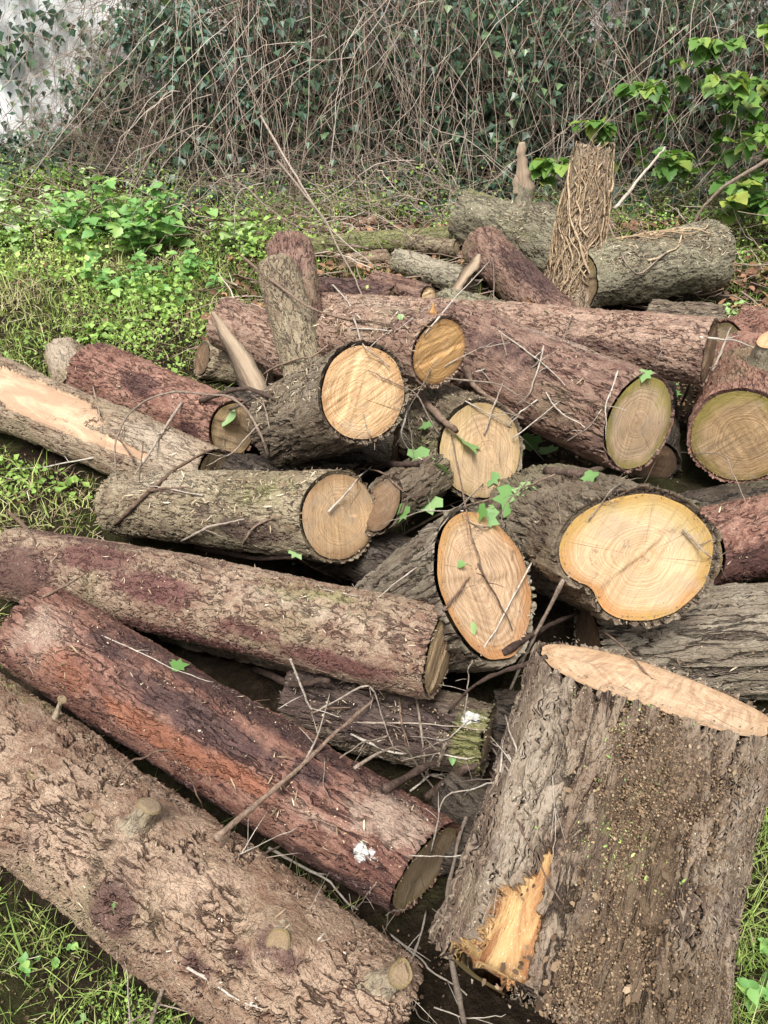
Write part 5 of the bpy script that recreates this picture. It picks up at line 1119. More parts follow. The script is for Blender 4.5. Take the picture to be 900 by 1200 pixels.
 ('twig', 'grey', 0.0024, [(-0.364, 2.098, 0.454), (-0.378, 2.133, 0.49), (-0.402, 2.217, 0.503), (-0.429, 2.479, 0.434), (-0.463, 2.816, 0.342)], ('L7', 'L10')),
 ('twig', 'brown', 0.0018, [(-0.598, 1.858, 0.363), (-0.652, 1.891, 0.353), (-0.707, 1.923, 0.344), (-0.756, 2.011, 0.336), (-0.84, 2.185, 0.279)], ('L4', 'L5')),
 ('twig', 'white', 0.0032, [(-1.035, 2.286, 0.235), (-1.136, 2.324, 0.198), (-1.239, 2.36, 0.163), (-1.345, 2.398, 0.133), (-1.454, 2.436, 0.106)], ('L5', 'ground')),
 ('twig', 'white', 0.0028, [(-0.536, 1.834, 0.376), (-0.603, 1.866, 0.366), (-0.671, 1.898, 0.356), (-0.741, 1.919, 0.33), (-0.813, 1.94, 0.304)], ('L4', 'L4')),
 ('twig', 'brown', 0.0034, [(-0.858, 2.192, 0.274), (-0.881, 2.221, 0.302), (-0.909, 2.259, 0.327), (-0.911, 2.312, 0.348), (-0.931, 2.41, 0.348)], ('L5', 'L5')),
 ('twig', 'brown', 0.0023, [(-0.827, 2.232, 0.332), (-0.811, 2.163, 0.331), (-0.795, 2.094, 0.332), (-0.778, 2.025, 0.334), (-0.762, 1.962, 0.336)], ('L5', 'L4')),
 ('twig', 'grey', 0.0028, [(-0.571, 2.997, 0.162), (-0.578, 2.948, 0.247), (-0.586, 2.911, 0.323), (-0.585, 2.883, 0.396), (-0.59, 2.889, 0.454)], ('ground', 'L10')),
 ('twig', 'grey', 0.0024, [(0.011, 1.123, 0.177), (-0.021, 1.094, 0.198), (-0.052, 1.065, 0.22), (-0.074, 1.028, 0.235), (-0.096, 0.99, 0.253)], ('L29', 'L2')),
 ('twig', 'grey', 0.0013, [(-0.126, 0.996, 0.261), (-0.124, 0.963, 0.262), (-0.123, 0.932, 0.26), (-0.108, 0.908, 0.257), (-0.094, 0.886, 0.251)], ('L2', 'L2')),
 ('twig', 'brown', 0.0018, [(-0.059, 1.222, 0.228), (-0.032, 1.183, 0.272), (-0.007, 1.144, 0.316), (0.014, 1.122, 0.357), (0.034, 1.112, 0.385)], ('L29', 'L3')),
 ('twig', 'white', 0.0026, [(0.063, 1.097, 0.001), (0.09, 1.114, 0.012), (0.117, 1.131, 0.024), (0.151, 1.132, 0.013), (0.186, 1.133, 0.003)], ('ground', 'ground')),
 ('twig', 'white', 0.0019, [(0.184, 1.138, 0.227), (0.19, 1.152, 0.263), (0.196, 1.163, 0.302), (0.201, 1.171, 0.343), (0.205, 1.176, 0.386)], ('L29', 'L18')),
 ('twig', 'white', 0.0024, [(-0.169, 0.982, 0.268), (-0.156, 1.031, 0.258), (-0.143, 1.088, 0.242), (-0.133, 1.147, 0.23), (-0.122, 1.207, 0.22)], ('L2', 'L29')),
 ('twig', 'white', 0.0016, [(0.195, 1.127, 0.231), (0.169, 1.106, 0.216), (0.143, 1.091, 0.194), (0.108, 1.093, 0.177), (0.073, 1.1, 0.152)], ('L29', 'L29')),
 ('twig', 'brown', 0.0015, [(-0.123, 1.192, 0.311), (-0.163, 1.206, 0.311), (-0.204, 1.22, 0.311), (-0.242, 1.238, 0.319), (-0.28, 1.257, 0.327)], ('L3', 'L3')),
 ('twig', 'brown', 0.0024, [(-0.177, 1.187, 0.179), (-0.15, 1.186, 0.193), (-0.123, 1.187, 0.205), (-0.095, 1.186, 0.211), (-0.068, 1.188, 0.215)], ('L29', 'L29')),
 ('twig', 'white', 0.0016, [(-0.305, 0.749, 0.285), (-0.275, 0.779, 0.267), (-0.244, 0.81, 0.246), (-0.21, 0.84, 0.226), (-0.174, 0.87, 0.206)], ('L1', 'L2')),
 ('twig', 'white', 0.0015, [(0.096, 0.627, -0.001), (0.127, 0.616, 0.0), (0.157, 0.607, -0.001), (0.189, 0.606, -0.003), (0.221, 0.606, -0.003)], ('ground', 'ground')),
 ('twig', 'white', 0.0013, [(0.021, 0.585, 0.253), (0.03, 0.561, 0.26), (0.038, 0.537, 0.269), (0.055, 0.562, 0.162), (0.077, 0.605, 0.002)], ('L1', 'ground')),
 ('twig', 'grey', 0.0022, [(0.051, 0.798, 0.034), (0.029, 0.773, 0.068), (0.008, 0.757, 0.086), (0.002, 0.758, 0.042), (-0.005, 0.759, -0.002)], ('ground', 'ground')),
 ('twig', 'white', 0.0012, [(-0.079, 0.617, 0.271), (-0.107, 0.637, 0.273), (-0.136, 0.657, 0.272), (-0.157, 0.69, 0.266), (-0.181, 0.73, 0.25)], ('L1', 'L1')),
 ('twig', 'white', 0.0014, [(0.101, 0.763, -0.003), (0.103, 0.631, 0.284), (0.119, 0.614, 0.329), (0.136, 0.608, 0.358), (0.151, 0.603, 0.383)], ('ground', 'L21')),
 ('twig', 'brown', 0.0016, [(-0.086, 0.534, 0.277), (-0.064, 0.517, 0.275), (-0.042, 0.502, 0.274), (-0.015, 0.508, 0.276), (0.012, 0.514, 0.276)], ('L1', 'L1')),
 ('twig', 'white', 0.0012, [(0.045, 0.784, 0.255), (0.092, 0.758, 0.3), (0.137, 0.732, 0.345), (0.172, 0.718, 0.408), (0.206, 0.708, 0.463)], ('L2', 'L21')),
 ('twig', 'grey', 0.0013, [(-0.016, 0.767, 0.185), (-0.03, 0.769, 0.153), (-0.045, 0.779, 0.106), (-0.066, 0.799, 0.053), (-0.088, 0.818, -0.001)], ('L2', 'ground')),
 ('twig', 'white', 0.0021, [(0.958, 2.473, 0.495), (0.964, 2.465, 0.532), (0.97, 2.46, 0.566), (0.972, 2.472, 0.597), (0.977, 2.495, 0.623)], ('L15', 'L15')),
 ('twig', 'grey', 0.0023, [(1.123, 2.535, 0.116), (1.106, 2.281, 0.254), (1.113, 2.111, 0.344), (1.06, 1.904, 0.383), (1.0, 1.704, 0.431)], ('ground', 'L19')),
 ('twig', 'grey', 0.0019, [(0.427, 1.805, 0.468), (0.376, 1.721, 0.472), (0.327, 1.638, 0.479), (0.312, 1.549, 0.478), (0.301, 1.481, 0.466)], ('L17', 'L18')),
 ('twig', 'brown', 0.0031, [(0.937, 2.373, 0.1), (0.774, 2.048, 0.33), (0.733, 2.029, 0.365), (0.7, 2.016, 0.404), (0.674, 2.019, 0.432)], ('ground', 'L14')),
 ('twig', 'white', 0.0027, [(0.731, 2.16, 0.626), (0.699, 2.092, 0.598), (0.677, 2.051, 0.558), (0.681, 2.025, 0.506), (0.691, 2.018, 0.444)], ('L14', 'L14')),
 ('twig', 'grey', 0.0033, [(0.484, 2.307, 0.564), (0.535, 2.315, 0.603), (0.598, 2.372, 0.622), (0.661, 2.582, 0.609), (0.726, 2.798, 0.604)], ('L14', 'L25')),
 ('twig', 'brown', 0.0017, [(1.103, 2.552, 0.118), (0.872, 2.059, 0.339), (0.655, 1.581, 0.58), (0.553, 1.428, 0.658), (0.513, 1.426, 0.638)], ('ground', 'L17')),
 ('twig', 'grey', 0.0014, [(0.246, 0.756, 0.518), (0.217, 0.791, 0.477), (0.195, 0.873, 0.37), (0.173, 0.998, 0.186), (0.139, 1.122, 0.002)], ('L21', 'ground')),
 ('twig', 'brown', 0.0011, [(0.277, 1.228, 0.006), (0.22, 0.858, 0.468), (0.235, 0.816, 0.505), (0.254, 0.79, 0.532), (0.274, 0.773, 0.548)], ('ground', 'L21')),
 ('twig', 'white', 0.002, [(0.274, 1.228, 0.006), (0.215, 0.831, 0.465), (0.227, 0.772, 0.492), (0.233, 0.727, 0.497), (0.241, 0.689, 0.492)], ('ground', 'L21')),
 ('twig', 'white', 0.0023, [(0.19, 1.064, 0.17), (0.154, 1.075, 0.165), (0.117, 1.086, 0.159), (0.103, 1.099, 0.087), (0.088, 1.116, 0.006)], ('L29', 'ground')),
 ('twig', 'white', 0.001, [(0.276, 0.751, 0.546), (0.274, 0.713, 0.531), (0.272, 0.677, 0.516), (0.267, 0.643, 0.5), (0.261, 0.61, 0.484)], ('L21', 'L21')),
]
LOOSE = [
 ('ivy', (0.335, 1.773, 0.359), 0.065, 'L17'),
 ('ivy', (0.191, 2.039, 0.356), 0.055, 'L13'),
 ('ivy', (0.05, 1.799, 0.34), 0.046, 'L13'),
 ('ivy', (0.637, 2.533, 0.113), 0.067, 'ground'),
 ('ivy', (0.357, 2.107, 0.264), 0.046, 'L12'),
 ('ivy', (0.144, 2.219, 0.397), 0.046, 'L12'),
 ('ivy', (0.806, 2.133, 0.623), 0.037, 'L14'),
 ('ivy', (0.519, 1.596, 0.588), 0.039, 'L17'),
 ('ivy', (0.275, 2.129, 0.373), 0.076, 'L12'),
 ('ivy', (0.119, 2.029, 0.384), 0.071, 'L13'),
 ('ivy', (0.129, 1.932, 0.273), 0.081, 'L13'),
 ('ivy', (0.25, 1.49, 0.534), 0.055, 'L18'),
 ('ivy', (0.359, 1.727, 0.42), 0.082, 'L17'),
 ('ivy', (0.384, 1.724, 0.457), 0.062, 'L17'),
 ('ivy', (1.265, 3.039, 0.159), 0.061, 'ground'),
 ('ivy', (1.254, 2.951, 0.152), 0.067, 'ground'),
 ('ivy', (-0.459, 0.692, 0.26), 0.037, 'L1'),
 ('ivy', (-0.429, 0.685, 0.263), 0.037, 'L1'),
 ('ivy', (-0.447, 0.699, 0.27), 0.028, 'L1'),
 ('ivy', (-0.486, 1.237, 0.284), 0.033, 'L2'),
 ('ivy', (0.633, 2.767, 0.586), 0.046, 'L15'),
 ('ivy', (0.94, 3.798, 0.462), 0.069, 'L24'),
 ('ivy', (0.648, 2.74, 0.583), 0.039, 'L15'),
 ('oval', (1.112, 1.791, 0.05), 0.092, 'ground'),
 ('oval', (0.176, 1.332, 0.517), 0.024, 'L18'),
 ('oval', (-0.562, 2.409, 0.339), 0.062, 'L6'),
 ('ivy', (-0.07, 2.352, 0.098), 0.045, 'ground'),
 ('ivy', (0.579, 2.591, 0.118), 0.075, 'ground'),
 ('ivy', (0.543, 2.533, 0.113), 0.061, 'ground'),
 ('oval', (0.203, 1.233, 0.418), 0.023, 'L18'),
 ('ivy', (0.58, 2.762, 0.558), 0.039, 'L15'),
 ('ivy', (0.172, 3.037, 0.498), 0.05, 'L15'),
 ('ivy', (-0.248, 1.673, 0.286), 0.034, 'L4'),
 ('ivy', (-0.296, 1.929, 0.06), 0.034, 'ground'),
 ('ivy', (0.229, 1.488, 0.558), 0.038, 'L18'),
 ('oval', (-0.576, 0.606, -0.003), 0.026, 'ground'),
 ('oval', (0.157, 1.074, 0.156), 0.02, 'L29'),
 ('oval', (0.056, 2.368, 0.721), 0.028, 'L11'),
]
# ---------------------------------------------------------------- single plants
def part_mesh(tpl, name): return mesh(name, tpl[0], tpl[1], True)
ME_IVY, ME_OVAL, ME_OVAL3 = part_mesh(IVY, 'ivy_leaf'), part_mesh(OVAL, 'oval_leaf'), part_mesh(OVAL3, 'toothed_leaf')
from mathutils import Matrix
def put_leaf(name, me, mat, parent, p, size, yaw, pitch, roll, width=1.0):
    key = me.name + '_' + mat.name
    if key not in bpy.data.meshes:
        m2 = me.copy(); m2.name = key; m2.materials.clear(); m2.materials.append(mat)
    o = bpy.data.objects.new(name, bpy.data.meshes[key]); col.objects.link(o)
    r_, f_, n_ = [q[0] for q in bases(np.array([yaw]), np.array([pitch]), np.array([roll]))]
    M = Matrix(((r_[0] * size * width, f_[0] * size, n_[0] * size, p[0]), (r_[1] * size * width, f_[1] * size, n_[1] * size, p[1]), (r_[2] * size * width, f_[2] * size, n_[2] * size, p[2]), (0, 0, 0, 1)))
    if parent is not None:
        o.parent = parent
        M = Matrix.Translation(-Vector(parent.location)) @ M
    o.matrix_local = M
    return o
M_gstem = stem_mat('green_stem', [(.2, (.10, .16, .05)), (.6, (.20, .25, .09)), (.9, (.30, .30, .14))])
M_bstem = stem_mat('bramble_stem', [(.2, (.10, .07, .05)), (.6, (.24, .18, .13)), (.9, (.34, .30, .2))])

def weed_clump(name, label, cat, x, y, n, spread, hgt, size, mat, seed, me=ME_OVAL3, per=5, group=None, stem=M_gstem, width=1.0):
    q = np.random.default_rng(seed); z = float(ground_z(x, y))
    root = empty(name, (x, y, z)); tag(root, label, cat, group)
    for k in range(n):
        a = q.uniform(0, 6.28); rr = spread * math.sqrt(q.random()); bx_, by_ = x + rr * math.cos(a), y + rr * math.sin(a) * .7
        h = hgt * q.uniform(.55, 1.0) * (1 - .45 * (rr / spread) ** 2); lx, ly = q.normal(0, .12, 2) * h + np.array([math.cos(a), math.sin(a)]) * h * .25 * rr / spread
        zb = float(ground_z(bx_, by_))
        P = np.array([(bx_ + lx * t_ * t_, by_ + ly * t_ * t_, zb - .01 + h * t_) for t_ in np.linspace(0, 1, 6)])
        V, F = tube(P - np.array(root.location), np.linspace(.0035, .0015, 6), 4)
        link('stem', mesh('stem', V, F), stem, root)
        yaw0 = q.uniform(0, 6.28)
        for m_ in range(per):
            t_ = .3 + .7 * m_ / max(1, per - 1); p = P[0] + (P[-1] - P[0]) * t_ + np.array([lx, ly, 0]) * (t_ * t_ - t_)
            for sgn in ((0, math.pi) if m_ < per - 1 else (0, 2.1, 4.2)):
                put_leaf('leaf', me, mat, root, p, size * q.uniform(.7, 1.2) * (1.1 - .35 * t_), yaw0 + m_ * 1.57 + sgn + q.normal(0, .3), q.normal(.1, .3), q.normal(0, .3), width)
    return root
weed_clump('nettle_clump', 'lush clump of broad green toothed leaves standing at the edge of the clearing', 'weed', -1.66, 4.72, 42, .42, .42, .095, M_weed, 101, per=4)
weed_clump('nettle_clump', 'loose sprawling weeds with yellow green leaves next to the lush clump, towards the wall', 'weed', -2.35, 4.95, 22, .42, .32, .075, M_palelf, 102, per=4)
weed_clump('nettle_clump', 'low spreading green weeds between the lush clump and the scaly red log', 'weed', -1.28, 4.15, 22, .40, .18, .07, M_weed, 103, per=3)
weed_clump('leafy_plant', 'tall single plant with large pale green leaves before the dark ivy', 'plant', -.84, 4.62, 3, .06, .46, .10, M_palelf, 104, ME_OVAL3, 5, width=1.15)
weed_clump('leafy_plant', 'slender young plant with yellow leaves rising in front of the dead stems', 'plant', -2.0, 5.65, 2, .05, .42, .09, M_palelf, 105, ME_OVAL3, 3)
weed_clump('leafy_plant', 'pale tufted plant on the mossy litter behind the brown ringed log', 'plant', 1.75, 3.65, 8, .16, .14, .05, M_palelf, 106, ME_OVAL, 3)
weed_clump('leafy_plant', 'small bright leaved plant by the hedge foot, past the forked trunk', 'plant', 2.02, 5.0, 4, .08, .22, .075, M_bram, 107, ME_OVAL, 2)
weed_clump('leafy_plant', 'low clover like weed in the grass in front of the stout pinkish log', 'plant', -.68, .72, 5, .05, .045, .022, M_weed, 108, ME_OVAL, 2, width=1.3)
weed_clump('leafy_plant', 'green weed growing in grass against the huge stump', 'plant', .80, .66, 10, .09, .10, .035, M_weed, 109, ME_OVAL, 3, width=1.2)

def bramble(label, stems, seed, leaf=.085):
    q = np.random.default_rng(seed); s0 = np.array(stems[0][0]); root = empty('bramble_plant', tuple(s0)); tag(root, label, 'bramble')
    for pts in stems:
        P = smooth_path(pts, 16); V, F = tube(P - s0, np.linspace(.006, .0025, 16), 5); link('cane', mesh('cane', V, F), M_bstem, root)
        for k in [3, 4, 5, 6, 7, 8, 9, 10, 10, 11, 12, 12, 13, 14, 14, 15, 15]:
            if q.random() < .1: continue
            d = nrm(P[min(k + 1, 15)] - P[k - 1]); a = -math.pi / 2 + q.normal(0, 1.0)
            b = P[k] + np.array([math.cos(a), math.sin(a), q.uniform(-.3, .5)]) * q.uniform(.04, .10)
            V, F = tube(np.array([P[k], (P[k] + b) / 2 + [0, 0, .01], b]) - s0, [.002, .0017, .0014], 3); link('leaf_stalk', mesh('leaf_stalk', V, F), M_gstem, root)
            sz = leaf * q.uniform(.75, 1.25); pt = q.normal(-.25, .35)
            for da, f in ((0, 1.15), (1.15, .9), (-1.15, .9)):
                put_leaf('leaf', ME_OVAL3, M_bram, root, b, sz * f, a + da + q.normal(0, .12), pt + q.normal(0, .15), q.normal(0, .3), 1.05)
    return root
bramble('bramble with broad bright leaves climbing the hedge, tallest of the leafy brambles', [[(2.15, 5.15, .37), (2.15, 5.0, .8), (2.05, 4.9, 1.1), (1.85, 4.85, 1.22)], [(2.2, 5.2, .37), (2.35, 4.95, .7), (2.25, 4.8, .95), (2.05, 4.7, .9)], [(2.3, 5.2, .37), (2.5, 5.0, .9), (2.4, 4.9, 1.3), (2.15, 4.9, 1.42)]], 121, .09)
bramble('low bramble with wide green leaves hanging near the hedge foot', [[(2.12, 4.95, .36), (2.18, 4.8, .55), (2.1, 4.7, .70), (1.95, 4.6, .6)], [(2.2, 4.95, .36), (2.32, 4.75, .52), (2.3, 4.65, .62), (2.2, 4.55, .5)]], 122, .095)
bramble('thin bramble with small leaf sprays behind the ivy wrapped limb', [[(1.5, 5.6, .4), (1.45, 5.45, .72), (1.38, 5.35, .9), (1.28, 5.3, .88)], [(1.62, 5.6, .4), (1.75, 5.45, .8), (1.7, 5.35, 1.08), (1.58, 5.3, 1.1)]], 123, .085)
bramble('bramble shoot with mid green leaves in the dark gap of the hedge', [[(1.9, 5.4, .4), (1.93, 5.3, .60), (1.86, 5.2, .74), (1.78, 5.15, .68)], [(2.0, 5.5, .4), (2.1, 5.35, .75), (2.12, 5.25, 1.0), (2.0, 5.25, 1.15)]], 124, .095)
bramble('small bramble sprig beside the broken pointed branch', [[(.98, 5.3, .38), (1.0, 5.2, .58), (1.05, 5.15, .70), (1.12, 5.1, .72)]], 125, .09)

bramble('bramble at the hedge end with crowded yellow green leaves', [[(2.45, 4.8, .36), (2.5, 4.65, .75), (2.4, 4.5, 1.0), (2.25, 4.45, 1.05)], [(2.5, 4.85, .36), (2.6, 4.7, .6), (2.5, 4.5, .72), (2.35, 4.4, .66)], [(2.4, 4.8, .36), (2.35, 4.7, .95), (2.3, 4.65, 1.2), (2.2, 4.6, 1.28)]], 126, .095)
bramble('bramble sprays hanging high in the hedge over the dark gap', [[(1.75, 5.6, .4), (1.8, 5.4, 1.0), (1.9, 5.25, 1.3), (2.05, 5.15, 1.35)], [(2.2, 5.5, .4), (2.35, 5.3, .9), (2.3, 5.2, 1.15), (2.2, 5.1, 1.05)]], 127, .085)

# shrub with feathered blue-green leaves
q = np.random.default_rng(130); s0 = np.array([-.95, 6.25, .42]); root = empty('feathery_shrub', tuple(s0))
tag(root, 'shrub with dark blue green feathered leaves hanging over the dead stems', 'shrub')
for tip in [(-1.75, 5.95, 1.50), (-1.45, 5.85, 1.25), (-1.25, 5.8, 1.55), (-.95, 5.8, 1.30), (-.75, 5.85, 1.6), (-1.05, 5.75, 1.05)]:
    P = smooth_path([s0, s0 * .5 + np.array(tip) * .5 + [0, .1, .25], tip], 12); V, F = tube(P - s0, np.linspace(.008, .003, 12), 5); link('branch', mesh('branch', V, F), M_bstem, root)
    for k in range(7):
        b = P[12 - 1 - k if k < 6 else 5]; a = -math.pi / 2 + q.normal(0, .9); L = q.uniform(.16, .26); n = 6
        d = np.array([math.cos(a), math.sin(a) * .8, -.25]); R_ = np.array([b + d * L * t_ + [0, 0, -.10 * t_ * t_] for t_ in np.linspace(0, 1, 8)])
        V, F = tube(R_ - s0, np.full(8, .0018), 3); st = link('frond_stalk', mesh('frond_stalk', V, F), M_gstem, root)
        for m_ in range(1, n + 1):
            p = R_[m_]
            for sg in (1, -1):
                put_leaf('leaflet', ME_OVAL, M_teal, root, p, q.uniform(.055, .08), a + sg * 1.0, -.35 + q.normal(0, .2), q.normal(0, .25), .95)
        put_leaf('leaflet', ME_OVAL, M_teal, root, R_[7], .075, a, -.5, 0, 1)

TL = {('stick', 'brown'): 'stout bare brown stick', ('stick', 'grey'): 'rough grey barked stick', ('stick', 'dark'): 'dark broken branch', ('cane', 'grey'): 'long grey cane', ('cane', 'brown'): 'long dark cane', ('vine', 'brown'): 'curling brown vine', ('vine', 'grey'): 'looping grey vine'}
TC = {'dark': 'dark', 'grey': 'thin grey', 'brown': 'thin brown', 'white': 'thin bleached'}
WHERE = {'L1': 'the stout pinkish log', 'L2': 'the dark red log', 'L3': 'the long pinkish grey log', 'L4': 'the tan ended log', 'L5': 'the torn pale log', 'L6': 'the scaly red log', 'L7': 'the orange ended log',
         'L8': 'the slim leaning log', 'L9': 'the dark rounded log', 'L10': 'the stubby log', 'L10s': 'the thin short log', 'L11': 'the amber ended log', 'L12': 'the pale round end', 'L13': 'the small mottled log',
         'L14': 'the green rimmed log', 'L15': 'the longest rose log', 'L16': 'the brown ringed log', 'L17': 'the cream heart end', 'L18': 'the peach oval cut', 'L19': 'the wedged red log', 'L20': 'the grey ridged log',
         'L21': 'the huge stump', 'L22': 'the mossy trunk', 'L24': 'the forked trunk', 'L25': 'the broken purple log', 'L26': 'the thin pale log', 'L28': 'the reddish log end', 'L29': 'the mossy short log', 'ground': 'the ground among the logs'}

# leaves caught on the logs
q = np.random.default_rng(140)
for k, (kind, p, s_, on) in enumerate(LOOSE):
    toC = math.atan2(-p[1], -p[0])
    root = empty('ivy_leaf' if kind == 'ivy' else 'fallen_leaf', p)
    tag(root, ('lobed green ivy leaf on ' if kind == 'ivy' else 'plain oval green leaf on ') + WHERE[on], 'leaf', 'green leaves caught on the logs')
    yaw = toC + q.normal(0, .9)
    put_leaf('blade', ME_IVY if kind == 'ivy' else ME_OVAL, M_loose, root, np.array(p) - .5 * s_ * np.array([math.cos(yaw), math.sin(yaw), -.5]), s_ * 1.3, yaw, -.5 + q.normal(0, .25), q.normal(0, .3), 1.0)
    e = np.array([math.cos(yaw), math.sin(yaw), -.5])
    P = np.array([-.5 * s_ * e, -.75 * s_ * e + [0, 0, -.004], -1.05 * s_ * e + [0, 0, -.012]])
    V, F = tube(P, [.0012, .001, .001], 4); link('leaf_stalk', mesh('leaf_stalk', V, F), M_gstem, root)

# ---------------------------------------------------------------- twigs and canes lying over the pile
M_tw = {'brown': stem_mat('twig_brown', [(.2, (.085, .052, .037)), (.6, (.17, .115, .082)), (.9, (.27, .195, .145))]),
        'dark': stem_mat('twig_dark', [(.2, (.035, .022, .017)), (.6, (.075, .05, .038)), (.9, (.13, .09, .07))]),
        'grey': stem_mat('twig_grey', [(.2, (.15, .112, .085)), (.6, (.26, .205, .16)), (.9, (.38, .32, .26))]),
        'white': stem_mat('twig_bleached', [(.2, (.27, .22, .17)), (.6, (.42, .37, .31)), (.9, (.58, .53, .46))])}
q = np.random.default_rng(150)
for k, (nm, cl, r0, pts, on) in enumerate(TWIGS):
    P = smooth_path(pts, max(10, len(pts) * 3)); n = len(P)
    P = P + np.cumsum(q.normal(0, .0022, (n, 3)), 0) * np.linspace(0, 1, n)[:, None]
    ctr = P[n // 2].copy()
    rr = r0 * np.linspace(1.1, .55, n) * (1 + .2 * q.normal(0, 1, n).clip(-1, 1))
    V, F = tube(P - ctr, rr, 7 if r0 > .004 else 5)
    twn = link(nm, mesh(nm, V, F), M_tw[cl], None, tuple(ctr))
    lab = TL.get((nm, cl), '%s %s' % (TC[cl], nm)) + ' ' + ('on ' + WHERE[on[0]] if on[0] == on[1] else 'between ' + WHERE[on[0]] + ' and ' + WHERE[on[1]])
    tag(twn, lab, nm, 'sticks and twigs on the log pile')
    if nm == 'twig' and n > 14:       # a side shoot
        for _ in range(2):
            i0 = int(q.integers(3, n - 4)); d = nrm(P[i0 + 1] - P[i0]) + q.normal(0, .55, 3); d[2] = abs(d[2]) * .4; L = q.uniform(.03, .09)
            S_ = np.array([P[i0], P[i0] + nrm(d) * L * .5, P[i0] + nrm(d) * L + [0, 0, -.006]]) - ctr
            V, F = tube(S_, rr[i0] * np.array([.6, .45, .3]), 4); link('side_shoot', mesh('side_shoot', V, F), M_tw[cl], twn)
# canes standing out of the hedge
for pts, r0, cl, lab in [
    ([(2.35, 4.35, 1.0), (2.02, 4.4, .80), (1.82, 4.45, .62), (1.72, 4.5, .34)], .013, 'grey', 'thick grey cane arching down beside the bright leaved bramble'),
    ([(-.78, 5.3, .95), (-.52, 4.75, .68), (-.3, 4.4, .46), (-.05, 4.2, .32)], .007, 'grey', 'straw pale cane slanting down from the hedge to the green mossy branch'),
    ([(-.66, 5.0, .74), (-.38, 4.5, .58), (-.22, 4.1, .44), (-.10, 3.5, .40)], .007, 'grey', 'crooked grey cane slanting from the hedge on to the rose barked log'),
    ([(-.95, 5.1, .62), (-.55, 4.6, .48), (-.1, 4.45, .36)], .006, 'grey', 'thin grey cane lying over litter behind the pile'),
    ([(-.9, 4.6, .36), (-.86, 4.6, .62), (-.7, 4.65, .70)], .004, 'white', 'bleached forked stem beside the tall pale leaved plant'),
    ([(1.35, 4.6, .55), (1.6, 4.9, .72), (1.72, 5.0, .80)], .011, 'white', 'pale broken cane end behind the ivy wrapped limb'),
    ([(-1.05, 4.55, .5), (-.7, 4.85, .46), (-.45, 5.05, .50)], .009, 'brown', 'fallen brown branch at the foot of the ivy'),
    ([(2.6, 4.2, .42), (2.1, 4.1, .40), (1.72, 3.95, .44)], .007, 'grey', 'grey stick on the litter beyond the forked trunk'),
    ([(1.95, 5.3, .40), (2.15, 5.2, .72), (2.25, 5.25, 1.2)], .006, 'white', 'tall bleached cane in the dark gap of the hedge')]:
    P = smooth_path(pts, 22); P = P + np.cumsum(q.normal(0, .003, (22, 3)), 0); ctr = P[11].copy()
    V, F = tube(P - ctr, r0 * np.linspace(1.0, .55, 22), 7)
    tag(link('cane', mesh('cane', V, F), M_tw[cl], None, tuple(ctr)), lab, 'cane')

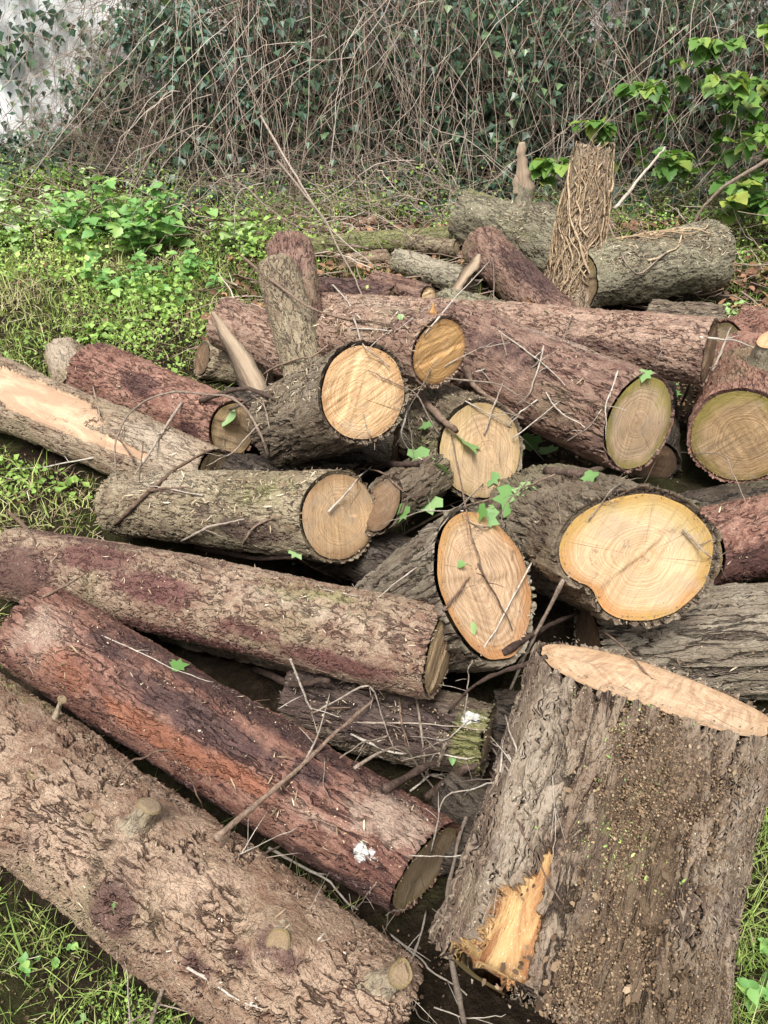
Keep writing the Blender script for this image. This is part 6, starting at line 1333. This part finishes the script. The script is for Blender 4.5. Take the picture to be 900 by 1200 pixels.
# ---------------------------------------------------------------- sawdust, bark crumbs and moss on the logs
def crumbs(name, keys, n, size, mat, label, cat, sel=None, seed=1, lift=.004, long=1.0, tpl=CHIP):
    q = np.random.default_rng(seed); pos, nn = [], []
    for k, w in keys:
        P, off = SURF[k]; m_ = int(n * w)
        nz = nrm(off); ok = np.argwhere(nz[..., 2] > .25)
        pick_ = ok[q.integers(0, len(ok), m_ * 4)]
        if sel is not None:
            f = sel(pick_[:, 0] / P.shape[0], (pick_[:, 1] / P.shape[1] * 360 + 180) % 360 - 180); pick_ = pick_[q.random(len(pick_)) < f]
        pick_ = pick_[:m_]
        p = P[pick_[:, 0], pick_[:, 1]]; nv = nz[pick_[:, 0], pick_[:, 1]]
        pn = fbm(p * 14, seed, 2); keep_ = pn > q.normal(-.1, .35, len(p))
        pos.append(p[keep_] + nv[keep_] * q.uniform(0, lift, keep_.sum())[:, None]); nn.append(nv[keep_])
    pos = np.concatenate(pos); nn = np.concatenate(nn); m_ = len(pos)
    # orient by surface normal
    rv = nrm(q.normal(0, 1, (m_, 3))); fwd = nrm(rv - nn * (rv * nn).sum(1, keepdims=True) * .75); right = nrm(np.cross(fwd, nn)); nor = np.cross(right, fwd)
    V, F = tpl; sz = size * np.minimum(q.lognormal(0, .45, m_), 2.2)
    W = (V[None, :, 0:1] * right[:, None] * (1 / long) * 1.3 + V[None, :, 1:2] * fwd[:, None] * long + V[None, :, 2:3] * nor[:, None]) * sz[:, None, None] + pos[:, None]
    FF = (F[None] + (np.arange(m_) * len(V))[:, None, None]).reshape(-1, 3)
    o = link(name, mesh(name, W.reshape(-1, 3), FF, False, {'rnd': np.repeat(q.random(m_), len(V))}), mat)
    return tag(o, label, cat, None, 'stuff')
M_chip = leaf_mat('wood_chips', [(.05, (.09, .055, .035)), (.35, (.24, .16, .10)), (.7, (.48, .37, .24)), (.95, (.66, .57, .44))], rough=.85, trans=.0001, spec=.1)
allk = [('log1', .3), ('log2', .3), ('log3', .25), ('log4', .3), ('log6', .1), ('log7', .15), ('log14', .15), ('log23', .25), ('log21', .15), ('log15', .1), ('log16', .1), ('log5', .15), ('log20', .1), ('log18', .1)]
crumbs('sawdust', allk, 5200, .0023, M_chip, 'pale sawdust crumbs caught in the bark of the logs', 'sawdust', seed=3, long=1.5)
crumbs('stem_scraps', allk, 800, .0055, M_straw, 'dry stem scraps lying on the logs', 'straw', seed=4, long=2.8, lift=.008)
crumbs('stump_debris', [('stump22', 1.0)], 48000, .0021, M_crust, 'crust of rotten bark crumbs and chips on the huge stump', 'bark chips',
       sel=lambda s_, th: np.exp(-((th - 8 - 14 * (s_ < .35)) / (20 + 16 * (s_ < .3))) ** 2) * np.where(s_ > .9, .4, 1) * .9 * ((th > -8) | (s_ > .42)) + .02 * (th > -5), seed=5, lift=.016, long=1.2)
crumbs('bark_flakes', [('stump22', 1.0)], 1600, .0065, M_crust, 'larger bark flakes on the huge stump', 'bark chips',
       sel=lambda s_, th: np.exp(-((th - 8) / 26) ** 2) * .5 + .03 * (th > -5), seed=12, lift=.012, long=1.3)
crumbs('stump_moss', [('stump22', 1.0)], 3600, .0028, M_cover, 'tufts of yellow green moss on the huge stump', 'moss',
       sel=lambda s_, th: np.exp(-((th - 2) / 14) ** 2) * (s_ > .45) * .5, seed=6, lift=.018, long=1.6)
crumbs('shaggy_fibres', [('forked_trunk28', .9), ('limb29', .5), ('log27', .4), ('log7', .6), ('log13', .4), ('log4', .25), ('log12', .35)], 3200, .0055, M_straw, 'loose bark fibres bristling on the logs', 'bark fibres', seed=8, lift=.010, long=2.6)
